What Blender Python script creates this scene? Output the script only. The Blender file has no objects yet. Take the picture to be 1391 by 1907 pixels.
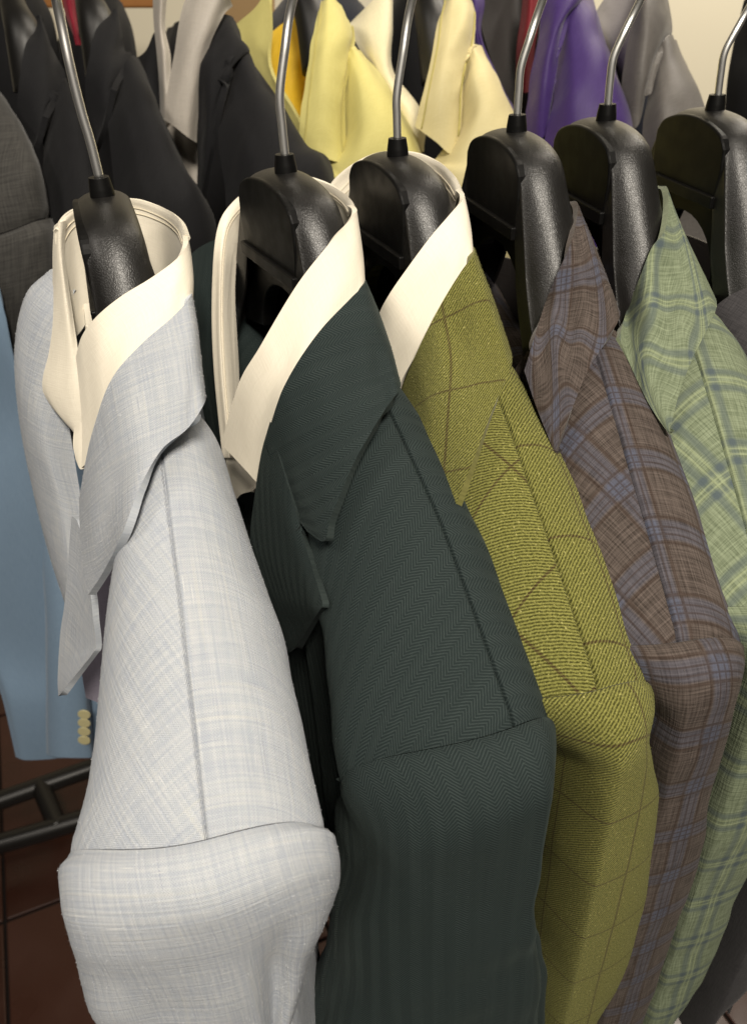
import bpy, math, random
import numpy as np
from math import radians, sin, cos, pi
from mathutils import Matrix, Vector

# ------------------------------------------------------------------ camera
SC = bpy.context.scene
COL = SC.collection
F_PX, PW, PH = 1500.0, 1391.0, 1907.0
PITCH, ROLL = radians(34.0), radians(3.0)
CAM = np.array([0.0, 0.0, 1.60])
FW = np.array([0.0, cos(PITCH), -sin(PITCH)])
RT0 = np.array([1.0, 0.0, 0.0])
UP0 = np.cross(RT0, FW)
RT = RT0 * cos(ROLL) - UP0 * sin(ROLL)
UP = UP0 * cos(ROLL) + RT0 * sin(ROLL)
cd = bpy.data.cameras.new('camera')
cd.sensor_fit = 'HORIZONTAL'
cd.sensor_width = 36.0
cd.lens = 36.0 * F_PX / PW
cd.clip_start = 0.01
cd.clip_end = 60.0
cd.dof.use_dof = True
cd.dof.focus_distance = 0.37
cd.dof.aperture_fstop = 22.0
cam = bpy.data.objects.new('camera', cd)
COL.objects.link(cam)
m = Matrix.Identity(4)
for i in range(3):
    m[i][0], m[i][1], m[i][2], m[i][3] = RT[i], UP[i], -FW[i], CAM[i]
cam.matrix_world = m
SC.camera = cam

# ------------------------------------------------------------------ light (shop interior: ceiling lamps)
W = bpy.data.worlds.new('World')
SC.world = W
W.use_nodes = True
W.node_tree.nodes['Background'].inputs[0].default_value = (1.0, 0.93, 0.84, 1)
W.node_tree.nodes['Background'].inputs[1].default_value = 0.028


def lamp(name, loc, target, size, watts, colour):
    d = bpy.data.lights.new(name, 'AREA')
    d.shape = 'DISK'
    d.size = size
    d.energy = watts
    d.color = colour
    o = bpy.data.objects.new(name, d)
    COL.objects.link(o)
    o.location = loc
    o.rotation_euler = (Vector(target) - Vector(loc)).to_track_quat('-Z', 'Y').to_euler()
    return o


lamp('ceiling_lamp', (0.22, -0.80, 2.6), (0.1, 0.3, 1.35), 0.36, 44, (1.0, 0.92, 0.80))
lamp('ceiling_lamp', (-1.1, -0.2, 2.8), (-0.2, 0.5, 1.2), 0.35, 9, (1.0, 0.92, 0.82))
lamp('ceiling_lamp', (1.2, 1.7, 2.7), (1.0, 2.3, 1.6), 0.4, 24, (1.0, 0.92, 0.80))
lamp('ceiling_lamp', (0.7, 1.0, 2.85), (0.3, 1.0, 1.5), 0.5, 14, (1.0, 0.90, 0.76))
SC.view_settings.view_transform = 'Standard'
SC.view_settings.look = 'None'
SC.view_settings.exposure = 0.0
SC.view_settings.gamma = 1.0
SC.cycles.max_bounces = 6

# ------------------------------------------------------------------ helpers
def ray(px, py):
    return FW + RT * ((px - 695.5) / F_PX) - UP * ((py - 953.5) / F_PX)


def project(P):
    d = np.asarray(P) - CAM
    z = d @ FW
    return 695.5 + F_PX * (d @ RT) / z, 953.5 - F_PX * (d @ UP) / z


class Frame:
    """A hanger's own axes: t towards the near shoulder, lat across (front is negative), z up."""
    def __init__(self, H, psi):
        p = radians(psi)
        self.H = np.array(H) + CAM
        self.psi = p
        self.n = np.array([sin(p), -cos(p), 0.0])
        self.l = np.array([cos(p), sin(p), 0.0])

    def loc(self, t, lat, z):
        t, lat, z = np.broadcast_arrays(np.asarray(t, float), np.asarray(lat, float), np.asarray(z, float))
        return self.H + t[..., None] * self.n + lat[..., None] * self.l + z[..., None] * np.array([0, 0, 1.0])

    def at(self, px, py, t):
        r = ray(px, py)
        a = ((self.H - CAM) @ self.n + t) / (r @ self.n)
        return CAM + r * a


def at_depth(px, py, Y):
    r = ray(px, py)
    return CAM + r * (Y / r[1])


def cr(P, n):
    """Resample points P (k, ...) to n with a Catmull-Rom curve."""
    P = np.asarray(P, float)
    k = len(P)
    if k == 2:
        s = np.linspace(0, 1, n).reshape((-1,) + (1,) * (P.ndim - 1))
        return P[0] * (1 - s) + P[1] * s
    E = np.concatenate([[2 * P[0] - P[1]], P, [2 * P[-1] - P[-2]]])
    x = np.linspace(0, k - 1, n)
    i = np.minimum(x.astype(int), k - 2)
    f = (x - i).reshape((-1,) + (1,) * (P.ndim - 1))
    a, b, c, d = E[i], E[i + 1], E[i + 2], E[i + 3]
    return 0.5 * (2 * b + (c - a) * f + (2 * a - 5 * b + 4 * c - d) * f ** 2 + (3 * b - a - 3 * c + d) * f ** 3)


def net(rows, nv, nu):
    R = [cr(np.array(r), nu) for r in rows]
    return cr(np.array(R), nv)


def vnoise(x, y, seed=0):
    def h(i, j):
        v = np.sin(i * 127.1 + j * 311.7 + seed * 74.7) * 43758.5453
        return v - np.floor(v)
    i, j = np.floor(x), np.floor(y)
    fx, fy = x - i, y - j
    fx, fy = fx * fx * (3 - 2 * fx), fy * fy * (3 - 2 * fy)
    return (h(i, j) * (1 - fx) + h(i + 1, j) * fx) * (1 - fy) + (h(i, j + 1) * (1 - fx) + h(i + 1, j + 1) * fx) * fy - 0.5


def grid_normals(G):
    du = np.gradient(G, axis=1)
    dv = np.gradient(G, axis=0)
    n = np.cross(du, dv)
    return n / np.maximum(np.linalg.norm(n, axis=2, keepdims=True), 1e-9)


def arcs(G):
    du = np.linalg.norm(np.diff(G, axis=1), axis=2)
    dv = np.linalg.norm(np.diff(G, axis=0), axis=2)
    u = np.concatenate([np.zeros((len(G), 1)), np.cumsum(du, 1)], 1)
    v = np.concatenate([np.zeros((1, G.shape[1])), np.cumsum(dv, 0)], 0)
    return u, v


def finish(o, mat, parent):
    COL.objects.link(o)
    if mat:
        o.data.materials.append(mat)
    if parent is not None:
        o.parent = parent
        o.matrix_parent_inverse = parent.matrix_world.inverted()
    return o


EDGES = {}


def sheet(name, G, mat, parent=None, thick=0.0015, wr=0.0, wrs=(30, 30), seed=1, swap=False, uvrot=0.0,
          uvoff=(0, 0), uref=0, vref=0, face=None, tuck=None, edge=None):
    """A cloth sheet of real thickness from a grid of points; UVs are arc lengths in metres."""
    G = np.array(G, float)
    u, v = arcs(G)
    u = u - u[:, uref:uref + 1]
    v = v - v[vref:vref + 1, :]
    N = grid_normals(G)
    c = G.reshape(-1, 3).mean(0)
    ref = (CAM - c) if face is None else np.array(face, float)
    if (N * ref).sum(2).mean() < 0:
        N = -N
    mask = np.ones(u.shape)
    if tuck:
        for edge, depth, width in tuck:
            d = {'u0': u - u[:, :1], 'u1': u[:, -1:] - u, 'v0': v - v[:1], 'v1': v[-1:] - v}[edge]
            mask = mask * (1 - np.exp(-(np.abs(d) / 0.012) ** 2))
        for edge, depth, width in tuck:
            d = {'u0': u - u[:, :1], 'u1': u[:, -1:] - u, 'v0': v - v[:1], 'v1': v[-1:] - v}[edge]
            G = G - N * (depth * np.exp(-(np.abs(d) / width) ** 2))[..., None]
    if wr:
        w = vnoise(u * wrs[0] + seed * 3.1, v * wrs[1], seed) + 0.5 * vnoise(u * wrs[0] * 2.3, v * wrs[1] * 2.3 + seed, seed + 5)
        G = G + N * (wr * w * mask)[..., None]
    if parent is not None:
        SHEETS[len(SHEETS)] = (parent.name, name, G, N)
    nv, nu = G.shape[:2]
    B = G - N * thick
    V = np.concatenate([G.reshape(-1, 3), B.reshape(-1, 3)])
    idx = np.arange(nv * nu).reshape(nv, nu)
    off = nv * nu
    a, b, c2, d = idx[:-1, :-1].ravel(), idx[:-1, 1:].ravel(), idx[1:, 1:].ravel(), idx[1:, :-1].ravel()
    f1 = np.stack([a, b, c2, d], 1)
    f2 = np.stack([a, d, c2, b], 1) + off
    fn = np.cross(V[f1[:, 1]] - V[f1[:, 0]], V[f1[:, 3]] - V[f1[:, 0]])
    if (fn * N[:-1, :-1].reshape(-1, 3)).sum(1).mean() < 0:
        f1, f2 = f1[:, ::-1], f2[:, ::-1]
    loop = np.concatenate([idx[0, :], idx[1:, -1], idx[-1, -2::-1], idx[-2:0:-1, 0]])
    nx = np.roll(loop, -1)
    rim = np.stack([loop, nx, nx + off, loop + off], 1)
    faces = np.concatenate([f1, f2, rim])
    me = bpy.data.meshes.new(name)
    me.from_pydata(V.tolist(), [], faces.tolist())
    if swap:
        u, v = v, u
    ca, sa = cos(uvrot), sin(uvrot)
    uu = u * ca - v * sa + uvoff[0]
    vv = u * sa + v * ca + uvoff[1]
    UVp = np.concatenate([np.stack([uu.ravel(), vv.ravel()], 1)] * 2)
    li = np.empty(len(me.loops), dtype=np.int32)
    me.loops.foreach_get('vertex_index', li)
    lay = me.uv_layers.new(name='UVMap')
    lay.data.foreach_set('uv', UVp[li].ravel())
    me.polygons.foreach_set('use_smooth', np.ones(len(faces), bool))
    me.validate()
    me.update()
    o = bpy.data.objects.new(name, me)
    finish(o, mat, parent)
    em = EDGES.get(mat.name) if mat else None
    if em:
        me.materials.append(em)
        mi = np.zeros(len(me.polygons), dtype=np.int32)
        mi[-len(rim):] = 1
        me.polygons.foreach_set('material_index', mi)
    es = o.modifiers.new('edges', 'EDGE_SPLIT')
    es.split_angle = radians(60)
    return o


SHEETS = {}


def fuzz(parent, n, length, mat, seed, names=('front_panel', 'back_panel', 'sleeve', 'collar')):
    """loose fibres standing off the cloth, one mesh"""
    rg = np.random.default_rng(seed)
    V, Fc = [], []
    src = [k for k in SHEETS.values() if k[0] == parent.name and k[1] in names]
    for _, nm, G, N in src:
        nv, nu = G.shape[:2]
        # area weights
        a = np.linalg.norm(np.cross(G[1:, :-1] - G[:-1, :-1], G[:-1, 1:] - G[:-1, :-1]), axis=2).ravel()
        x, y = project(G[:-1, :-1].reshape(-1, 3))
        a = a * ((x > -20) & (x < 1410) & (y > -20) & (y < 1930))
        if a.sum() <= 0:
            continue
        k = int(n * min(1.0, a.sum() / 0.02))
        idx = rg.choice(len(a), k, p=a / a.sum())
        i, j = np.divmod(idx, nu - 1)
        f, g = rg.random(k)[:, None], rg.random(k)[:, None]
        p = G[i, j] * (1 - f) * (1 - g) + G[i + 1, j] * f * (1 - g) + G[i, j + 1] * (1 - f) * g + G[i + 1, j + 1] * f * g
        nn = N[i, j]
        t = np.cross(nn, rg.normal(size=(k, 3)))
        t /= np.maximum(np.linalg.norm(t, axis=1, keepdims=True), 1e-6)
        L = length * rg.uniform(0.4, 1.0, (k, 1))
        w = np.cross(nn, t) * 0.00005
        mid = p + nn * L * 0.35 + t * L * 0.35
        tip = p + nn * L * rg.uniform(0.3, 0.6, (k, 1)) + t * L
        b = len(V) * 1
        base = sum(len(q) for q in V)
        P = np.stack([p - w, p + w, mid + w, mid - w, tip], 1).reshape(-1, 3)
        V.append(P)
        o = base + np.arange(k) * 5
        Fc += np.stack([o, o + 1, o + 2, o + 3], 1).tolist() + np.stack([o + 3, o + 2, o + 4], 1).tolist()
    if not V:
        return
    me = bpy.data.meshes.new('fuzz')
    me.from_pydata(np.concatenate(V).tolist(), [], Fc)
    me.update()
    ob = finish(bpy.data.objects.new('fuzz', me), mat, parent)
    ob['kind'] = 'stuff'
    return ob


def stitch(G, row, off, mat, parent, r=0.00032, j0=0, j1=None):
    """a line of thread along one row of a sheet's grid"""
    N = grid_normals(G)
    if (N * (CAM - G.reshape(-1, 3).mean(0))).sum(2).mean() < 0:
        N = -N
    P = (G + N * off)[row, j0:j1]
    return tube('stitching', P[::2], r, mat, parent, seg=6, n=len(P))


def tube(name, pts, r, mat, parent=None, seg=14, n=None, smooth=True, radii=None):
    P = cr(np.array(pts), n or len(pts) * 8)
    T = np.gradient(P, axis=0)
    T /= np.linalg.norm(T, axis=1, keepdims=True)
    ref = np.array([0.3, 1.0, 0.2])
    V, Fc = [], []
    for i, (p, t) in enumerate(zip(P, T)):
        a = np.cross(t, ref); a /= np.linalg.norm(a)
        b = np.cross(t, a)
        rr = r if radii is None else np.interp(i / (len(P) - 1), np.linspace(0, 1, len(radii)), radii)
        for k in range(seg):
            q = 2 * pi * k / seg
            V.append(p + rr * (a * cos(q) + b * sin(q)))
    for i in range(len(P) - 1):
        for k in range(seg):
            k2 = (k + 1) % seg
            Fc.append((i * seg + k, i * seg + k2, (i + 1) * seg + k2, (i + 1) * seg + k))
    Fc.append(tuple(range(seg))[::-1])
    Fc.append(tuple((len(P) - 1) * seg + k for k in range(seg)))
    me = bpy.data.meshes.new(name)
    me.from_pydata([list(map(float, v)) for v in V], [], Fc)
    me.polygons.foreach_set('use_smooth', [len(f) == 4 for f in Fc])
    me.update()
    return finish(bpy.data.objects.new(name, me), mat, parent)


def mesh(name, V, Fc, mat, parent=None, smooth=False, bevel=0.0, seg=2):
    me = bpy.data.meshes.new(name)
    me.from_pydata([list(map(float, v)) for v in V], [], [tuple(int(i) for i in f) for f in Fc])
    me.update()
    me.polygons.foreach_set('use_smooth', [bool(smooth)] * len(me.polygons))
    o = finish(bpy.data.objects.new(name, me), mat, parent)
    if bevel:
        b = o.modifiers.new('bevel', 'BEVEL')
        b.width = bevel
        b.segments = seg
        b.limit_method = 'ANGLE'
        b.angle_limit = radians(40)
    return o


def extrude(poly, depth_lo, depth_hi, frame_fn):
    """poly in (t, z); extruded across lat."""
    k = len(poly)
    V = [frame_fn(t, depth_lo, z) for t, z in poly] + [frame_fn(t, depth_hi, z) for t, z in poly]
    Fc = [tuple(range(k))[::-1], tuple(range(k, 2 * k))]
    Fc += [(i, (i + 1) % k, (i + 1) % k + k, i + k) for i in range(k)]
    return V, Fc


def thing(name, label, cat, loc, group=None):
    o = bpy.data.objects.new(name, None)
    o.empty_display_size = 0.02
    COL.objects.link(o)
    o.location = [float(v) for v in loc]
    bpy.context.view_layer.update()
    o['label'] = label
    o['category'] = cat
    if group:
        o['group'] = group
    return o


# ------------------------------------------------------------------ materials
class Mat:
    def __init__(self, name, rough=0.85, spec=0.3, sheen=0.0, sheen_tint=(1, 1, 1)):
        self.m = bpy.data.materials.new(name)
        self.m.use_nodes = True
        self.t = self.m.node_tree
        self.b = self.t.nodes['Principled BSDF']
        self.b.inputs['Roughness'].default_value = rough
        self.b.inputs['Specular IOR Level'].default_value = spec
        self.b.inputs['Sheen Weight'].default_value = sheen
        self.b.inputs['Sheen Roughness'].default_value = 0.4
        self.b.inputs['Sheen Tint'].default_value = (*sheen_tint, 1)

    def n(self, typ, **kw):
        nd = self.t.nodes.new(typ)
        for k, v in kw.items():
            setattr(nd, k, v)
        return nd

    def put(self, sock, val):
        if hasattr(val, 'is_output'):
            self.t.links.new(val, sock)
        elif isinstance(val, (tuple, list)):
            sock.default_value = (*val, 1) if len(sock.default_value) == 4 and len(val) == 3 else val
        else:
            sock.default_value = val

    def op(self, o, a, b=0.0, c=0.0):
        nd = self.n('ShaderNodeMath', operation=o)
        self.put(nd.inputs[0], a); self.put(nd.inputs[1], b); self.put(nd.inputs[2], c)
        return nd.outputs[0]

    def uv(self):
        c = self.n('ShaderNodeTexCoord')
        s = self.n('ShaderNodeSeparateXYZ')
        self.t.links.new(c.outputs['UV'], s.inputs[0])
        self.uvo = c.outputs['UV']
        self.obj = c.outputs['Object']
        return s.outputs[0], s.outputs[1]

    def vec(self, x, y, z=0.0):
        nd = self.n('ShaderNodeCombineXYZ')
        self.put(nd.inputs[0], x); self.put(nd.inputs[1], y); self.put(nd.inputs[2], z)
        return nd.outputs[0]

    def noise(self, vec, scale=1.0, detail=2.0, rough=0.5, dist=0.0):
        nd = self.n('ShaderNodeTexNoise')
        self.put(nd.inputs['Vector'], vec)
        nd.inputs['Scale'].default_value = scale
        nd.inputs['Detail'].default_value = detail
        nd.inputs['Roughness'].default_value = rough
        nd.inputs['Distortion'].default_value = dist
        return nd.outputs['Fac']

    def mix(self, f, a, b, blend='MIX'):
        nd = self.n('ShaderNodeMix', data_type='RGBA', blend_type=blend)
        self.put(nd.inputs[0], f); self.put(nd.inputs[6], a); self.put(nd.inputs[7], b)
        return nd.outputs[2]

    def ramp(self, v, lo, hi, a=0.0, b=1.0):
        nd = self.n('ShaderNodeMapRange', interpolation_type='SMOOTHSTEP')
        self.put(nd.inputs[0], v)
        nd.inputs[1].default_value = lo; nd.inputs[2].default_value = hi
        nd.inputs[3].default_value = a; nd.inputs[4].default_value = b
        return nd.outputs[0]

    def band(self, f, centre, half, soft=0.01):
        """1 inside |f-centre|<half for f in 0..1"""
        d = self.op('ABSOLUTE', self.op('SUBTRACT', f, centre))
        return self.ramp(d, half - soft, half + soft, 1.0, 0.0)

    def colour(self, c):
        self.put(self.b.inputs['Base Color'], c)

    def bump(self, h, dist=0.0005, strength=0.6):
        nd = self.n('ShaderNodeBump')
        nd.inputs['Strength'].default_value = strength
        nd.inputs['Distance'].default_value = dist
        self.put(nd.inputs['Height'], h)
        self.t.links.new(nd.outputs[0], self.b.inputs['Normal'])


def srgb(r, g, b):
    f = lambda v: (v / 255 / 12.92) if v / 255 <= 0.04045 else ((v / 255 + 0.055) / 1.055) ** 2.4
    return (f(r), f(g), f(b))


def mat_linen():
    k = Mat('pale_linen', 0.9, 0.2, 0.06, (0.9, 0.92, 1.0))
    u, v = k.uv()
    s1 = k.noise(k.vec(k.op('MULTIPLY', u, 900), k.op('MULTIPLY', v, 22)), 1, 3, 0.6)      # threads along v
    s2 = k.noise(k.vec(k.op('MULTIPLY', u, 22), k.op('MULTIPLY', v, 900)), 1, 3, 0.6)      # threads along u
    b1 = k.noise(k.vec(k.op('MULTIPLY', u, 330), k.op('MULTIPLY', v, 9)), 1, 2, 0.6)
    b2 = k.noise(k.vec(k.op('MULTIPLY', u, 9), k.op('MULTIPLY', v, 330)), 1, 2, 0.6)
    fine = k.op('ADD', k.ramp(s1, 0.3, 0.7), k.ramp(s2, 0.3, 0.7))
    broad = k.op('ADD', k.ramp(b1, 0.36, 0.66), k.ramp(b2, 0.36, 0.66))
    c = k.mix(k.op('MULTIPLY', broad, 0.5), (0.365, 0.395, 0.450), (0.400, 0.428, 0.468))
    c = k.mix(k.op('MULTIPLY', k.op('SUBTRACT', fine, 0.5), 0.7), c, (0.51, 0.525, 0.535))
    dk = k.ramp(k.op('MAXIMUM', k.noise(k.vec(k.op('MULTIPLY', u, 700), k.op('MULTIPLY', v, 40), 4.0), 1, 1),
                     k.noise(k.vec(k.op('MULTIPLY', u, 40), k.op('MULTIPLY', v, 700), 9.0), 1, 1)), 0.64, 0.8, 0, 0.45)
    c = k.mix(dk, c, (0.27, 0.30, 0.375))
    cream = k.ramp(k.op('MAXIMUM', k.noise(k.vec(k.op('MULTIPLY', u, 420), k.op('MULTIPLY', v, 16), 14.0), 1, 1),
                        k.noise(k.vec(k.op('MULTIPLY', u, 16), k.op('MULTIPLY', v, 420), 19.0), 1, 1)), 0.6, 0.78, 0, 0.22)
    c = k.mix(cream, c, (0.60, 0.585, 0.50))
    wv_ = k.op('MULTIPLY', k.op('SINE', k.op('MULTIPLY', u, 2 * pi / 0.0011)), k.op('SINE', k.op('MULTIPLY', v, 2 * pi / 0.0011)))
    c = k.mix(k.ramp(wv_, 0.0, 0.9, 0.0, 0.34), c, (0.20, 0.22, 0.27))
    slub = k.ramp(k.noise(k.vec(k.op('MULTIPLY', u, 45), k.op('MULTIPLY', v, 1100), 3.0), 1, 1), 0.72, 0.8)
    c = k.mix(k.op('MULTIPLY', slub, 0.6), c, (0.72, 0.71, 0.66))
    k.colour(c)
    wx = k.op('SINE', k.op('MULTIPLY', u, 2 * pi / 0.0009))
    wy = k.op('SINE', k.op('MULTIPLY', v, 2 * pi / 0.0009))
    k.bump(k.op('ADD', k.op('MULTIPLY', wx, wy), k.op('MULTIPLY', fine, 1.2)), 0.00022, 0.7)
    return k.m


def mat_herringbone():
    k = Mat('dark_green_herringbone', 0.85, 0.22, 0.03, (0.7, 0.9, 0.8))
    u, v = k.uv()
    w = 0.0050
    s = k.op('DIVIDE', u, w)
    tri = k.op('PINGPONG', s, 1.0)
    ph = k.op('ADD', k.op('DIVIDE', v, 0.0016), k.op('MULTIPLY', tri, 3.1))
    ph = k.op('ADD', ph, k.op('MULTIPLY', k.noise(k.vec(k.op('MULTIPLY', u, 300), k.op('MULTIPLY', v, 300)), 1, 2), 0.5))
    tw = k.op('ADD', k.op('MULTIPLY', k.op('SINE', k.op('MULTIPLY', ph, 2 * pi)), 0.5), 0.5)
    str_ = k.noise(k.vec(k.op('MULTIPLY', u, 420), k.op('MULTIPLY', v, 8)), 1, 2)
    par = k.op('FLOOR', k.op('MULTIPLY', k.op('FRACT', k.op('MULTIPLY', s, 0.5)), 2.0))
    amt = k.op('MULTIPLY', k.ramp(tw, 0.35, 0.9), k.op('ADD', 0.55, k.op('MULTIPLY', par, 0.06)))
    amt = k.op('MULTIPLY', amt, k.ramp(str_, 0.25, 0.7, 0.65, 1.05))
    c = k.mix(amt, (0.0095, 0.0160, 0.0160), (0.038, 0.051, 0.049))
    k.colour(c)
    k.bump(k.op('ADD', tw, str_), 0.00025, 0.6)
    return k.m


def mat_tweed():
    k = Mat('olive_tweed', 0.95, 0.15, 0.08, (0.9, 0.9, 0.5))
    u, v = k.uv()
    nz = k.noise(k.vec(k.op('MULTIPLY', u, 1000), k.op('MULTIPLY', v, 1000)), 1, 3, 0.7)
    wob = k.noise(k.vec(k.op('MULTIPLY', u, 200), k.op('MULTIPLY', v, 200)), 1, 2)
    ph = k.op('ADD', k.op('DIVIDE', k.op('ADD', u, k.op('MULTIPLY', v, 1.15)), 0.0020), k.op('MULTIPLY', wob, 0.7))
    tw = k.op('ADD', k.op('MULTIPLY', k.op('SINE', k.op('MULTIPLY', ph, 2 * pi)), 0.5), 0.5)
    val = k.op('ADD', k.op('MULTIPLY', tw, 0.55), k.op('MULTIPLY', k.ramp(nz, 0.3, 0.7), 0.5))
    c = k.mix(k.ramp(val, 0.1, 0.95), (0.042, 0.042, 0.008), (0.235, 0.228, 0.062))
    fl = k.ramp(k.noise(k.vec(k.op('MULTIPLY', u, 700), k.op('MULTIPLY', v, 700), 7.0), 1, 1), 0.66, 0.74)
    c = k.mix(k.op('MULTIPLY', fl, 0.65), c, (0.44, 0.41, 0.15))
    P = 0.047
    fu = k.op('FRACT', k.op('DIVIDE', u, P))
    fv = k.op('FRACT', k.op('DIVIDE', v, P))
    dash = k.ramp(tw, 0.1, 0.7, 1.0, 0.6)
    ln = k.op('MAXIMUM', k.band(fu, 0.5, 0.0125, 0.006), k.band(fv, 0.5, 0.0125, 0.006))
    c = k.mix(k.op('MULTIPLY', k.op('MULTIPLY', ln, dash), 0.85), c, (0.038, 0.018, 0.011))
    k.colour(c)
    k.bump(val, 0.0006, 0.9)
    return k.m


def mat_brown():
    k = Mat('brown_check_wool', 0.9, 0.2, 0.05, (1.0, 0.9, 0.8))
    u, v = k.uv()
    P = 0.036
    t1 = k.noise(k.vec(k.op('MULTIPLY', u, 1100), k.op('MULTIPLY', v, 45)), 1, 2, 0.6)
    t2 = k.noise(k.vec(k.op('MULTIPLY', u, 45), k.op('MULTIPLY', v, 1100)), 1, 2, 0.6)
    val = k.op('MULTIPLY', k.op('ADD', k.ramp(t1, 0.3, 0.7), k.ramp(t2, 0.3, 0.7)), 0.5)
    c = k.mix(val, (0.021, 0.0155, 0.0125), (0.108, 0.086, 0.075))
    blue = dark = None
    for w in (u, v):
        f = k.op('FRACT', k.op('ADD', k.op('DIVIDE', w, P), 0.13))
        b = k.op('MULTIPLY', k.band(f, 0.5, 0.13, 0.03), 0.40)
        d = k.op('MAXIMUM', k.op('MAXIMUM', k.band(f, 0.33, 0.02, 0.012), k.band(f, 0.67, 0.02, 0.012)),
                 k.op('MAXIMUM', k.band(f, 0.46, 0.012, 0.01), k.band(f, 0.56, 0.012, 0.01)))
        blue = b if blue is None else k.op('ADD', blue, b)
        dark = d if dark is None else k.op('MAXIMUM', dark, d)
    c = k.mix(k.op('MULTIPLY', blue, k.ramp(val, 0.0, 0.8, 0.55, 1.0)), c, (0.068, 0.080, 0.120))
    c = k.mix(k.op('MULTIPLY', dark, 0.58), c, (0.030, 0.018, 0.013))
    k.colour(c)
    k.bump(val, 0.0003, 0.7)
    return k.m


def mat_green():
    k = Mat('sage_plaid_wool', 0.9, 0.2, 0.05, (0.9, 1.0, 0.8))
    u, v = k.uv()
    P = 0.042
    t1 = k.noise(k.vec(k.op('MULTIPLY', u, 1000), k.op('MULTIPLY', v, 60)), 1, 2, 0.6)
    t2 = k.noise(k.vec(k.op('MULTIPLY', u, 60), k.op('MULTIPLY', v, 1000)), 1, 2, 0.6)
    val = k.op('MULTIPLY', k.op('ADD', k.ramp(t1, 0.3, 0.7), k.ramp(t2, 0.3, 0.7)), 0.5)
    c = k.mix(val, (0.085, 0.105, 0.062), (0.210, 0.245, 0.160))
    grey = lite = None
    for w in (u, v):
        f = k.op('FRACT', k.op('ADD', k.op('DIVIDE', w, P), 0.2))
        g = k.op('MULTIPLY', k.op('MAXIMUM', k.band(f, 0.38, 0.045, 0.03), k.band(f, 0.62, 0.045, 0.03)), 0.55)
        l = k.op('MAXIMUM', k.band(f, 0.465, 0.010, 0.008), k.band(f, 0.535, 0.010, 0.008))
        grey = g if grey is None else k.op('ADD', grey, g)
        lite = l if lite is None else k.op('MAXIMUM', lite, l)
    c = k.mix(grey, c, (0.065, 0.085, 0.090))
    c = k.mix(k.op('MULTIPLY', lite, 0.26), c, (0.36, 0.40, 0.22))
    k.colour(c)
    k.bump(val, 0.0003, 0.7)
    return k.m


def mat_cloth(name, col, col2=None, rough=0.85, sheen=0.1, fine=1200, amt=0.5, bump=0.0002, spec=0.25, twill=0.0):
    k = Mat(name, rough, spec, sheen)
    u, v = k.uv()
    t1 = k.noise(k.vec(k.op('MULTIPLY', u, fine), k.op('MULTIPLY', v, fine * 0.06)), 1, 2, 0.6)
    t2 = k.noise(k.vec(k.op('MULTIPLY', u, fine * 0.06), k.op('MULTIPLY', v, fine)), 1, 2, 0.6)
    val = k.op('MULTIPLY', k.op('ADD', k.ramp(t1, 0.3, 0.7), k.ramp(t2, 0.3, 0.7)), 0.5)
    col2 = col2 or tuple(min(1, x * 1.18 + 0.004) for x in col)
    c = k.mix(k.op('MULTIPLY', val, amt * 2), col, col2)
    k.colour(c)
    h = val
    if twill:
        h = k.op('ADD', val, k.op('SINE', k.op('MULTIPLY', k.op('ADD', u, v), 2 * pi / twill)))
    k.bump(h, bump, 0.6)
    return k.m


def mat_plastic(name, grain):
    k = Mat(name, 0.40 if grain else 0.45, 0.5 if grain else 0.15)
    k.uv()
    k.colour((0.0065, 0.0060, 0.0054) if grain else (0.0038, 0.0037, 0.0036))
    if grain:
        vo = k.n('ShaderNodeTexVoronoi', feature='DISTANCE_TO_EDGE')
        d = k.noise(k.obj, 500, 2)
        wv = k.n('ShaderNodeVectorMath', operation='SCALE')
        k.t.links.new(k.obj, wv.inputs[0])
        wv.inputs['Scale'].default_value = 1.0
        ad = k.n('ShaderNodeVectorMath', operation='ADD')
        nc = k.n('ShaderNodeTexNoise')
        nc.inputs['Scale'].default_value = 420
        k.t.links.new(k.obj, nc.inputs['Vector'])
        sc = k.n('ShaderNodeVectorMath', operation='SCALE')
        k.t.links.new(nc.outputs['Color'], sc.inputs[0])
        sc.inputs['Scale'].default_value = 0.0022
        k.t.links.new(wv.outputs[0], ad.inputs[0])
        k.t.links.new(sc.outputs[0], ad.inputs[1])
        k.t.links.new(ad.outputs[0], vo.inputs['Vector'])
        vo.inputs['Scale'].default_value = 900
        h = k.op('ADD', k.ramp(vo.outputs['Distance'], 0.0, 0.22), k.op('MULTIPLY', d, 0.5))
        k.bump(h, 0.00016, 0.26)
    else:
        d = k.noise(k.obj, 90, 2)
        k.put(k.b.inputs['Roughness'], k.ramp(d, 0.3, 0.7, 0.38, 0.5))
    return k.m


M_LINEN = mat_linen()
M_HERR = mat_herringbone()
M_TWEED = mat_tweed()
M_BROWN = mat_brown()
M_GREEN = mat_green()
EDGES['dark_green_herringbone'] = mat_cloth('dark_green_edge', (0.014, 0.021, 0.020), (0.026, 0.035, 0.033), sheen=0.0)
EDGES['olive_tweed'] = mat_cloth('olive_edge', (0.11, 0.105, 0.030), (0.19, 0.18, 0.055), fine=700)
EDGES['pale_linen'] = mat_cloth('pale_linen_edge', (0.37, 0.40, 0.45), (0.45, 0.475, 0.50), sheen=0.0)
EDGES['brown_check_wool'] = mat_cloth('brown_edge', (0.055, 0.042, 0.035), (0.085, 0.068, 0.058))
EDGES['sage_plaid_wool'] = mat_cloth('sage_edge', (0.14, 0.165, 0.10), (0.19, 0.22, 0.14))
M_CHAR = mat_cloth('charcoal_wool', (0.020, 0.019, 0.021), (0.045, 0.042, 0.045), sheen=0.1)
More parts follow.
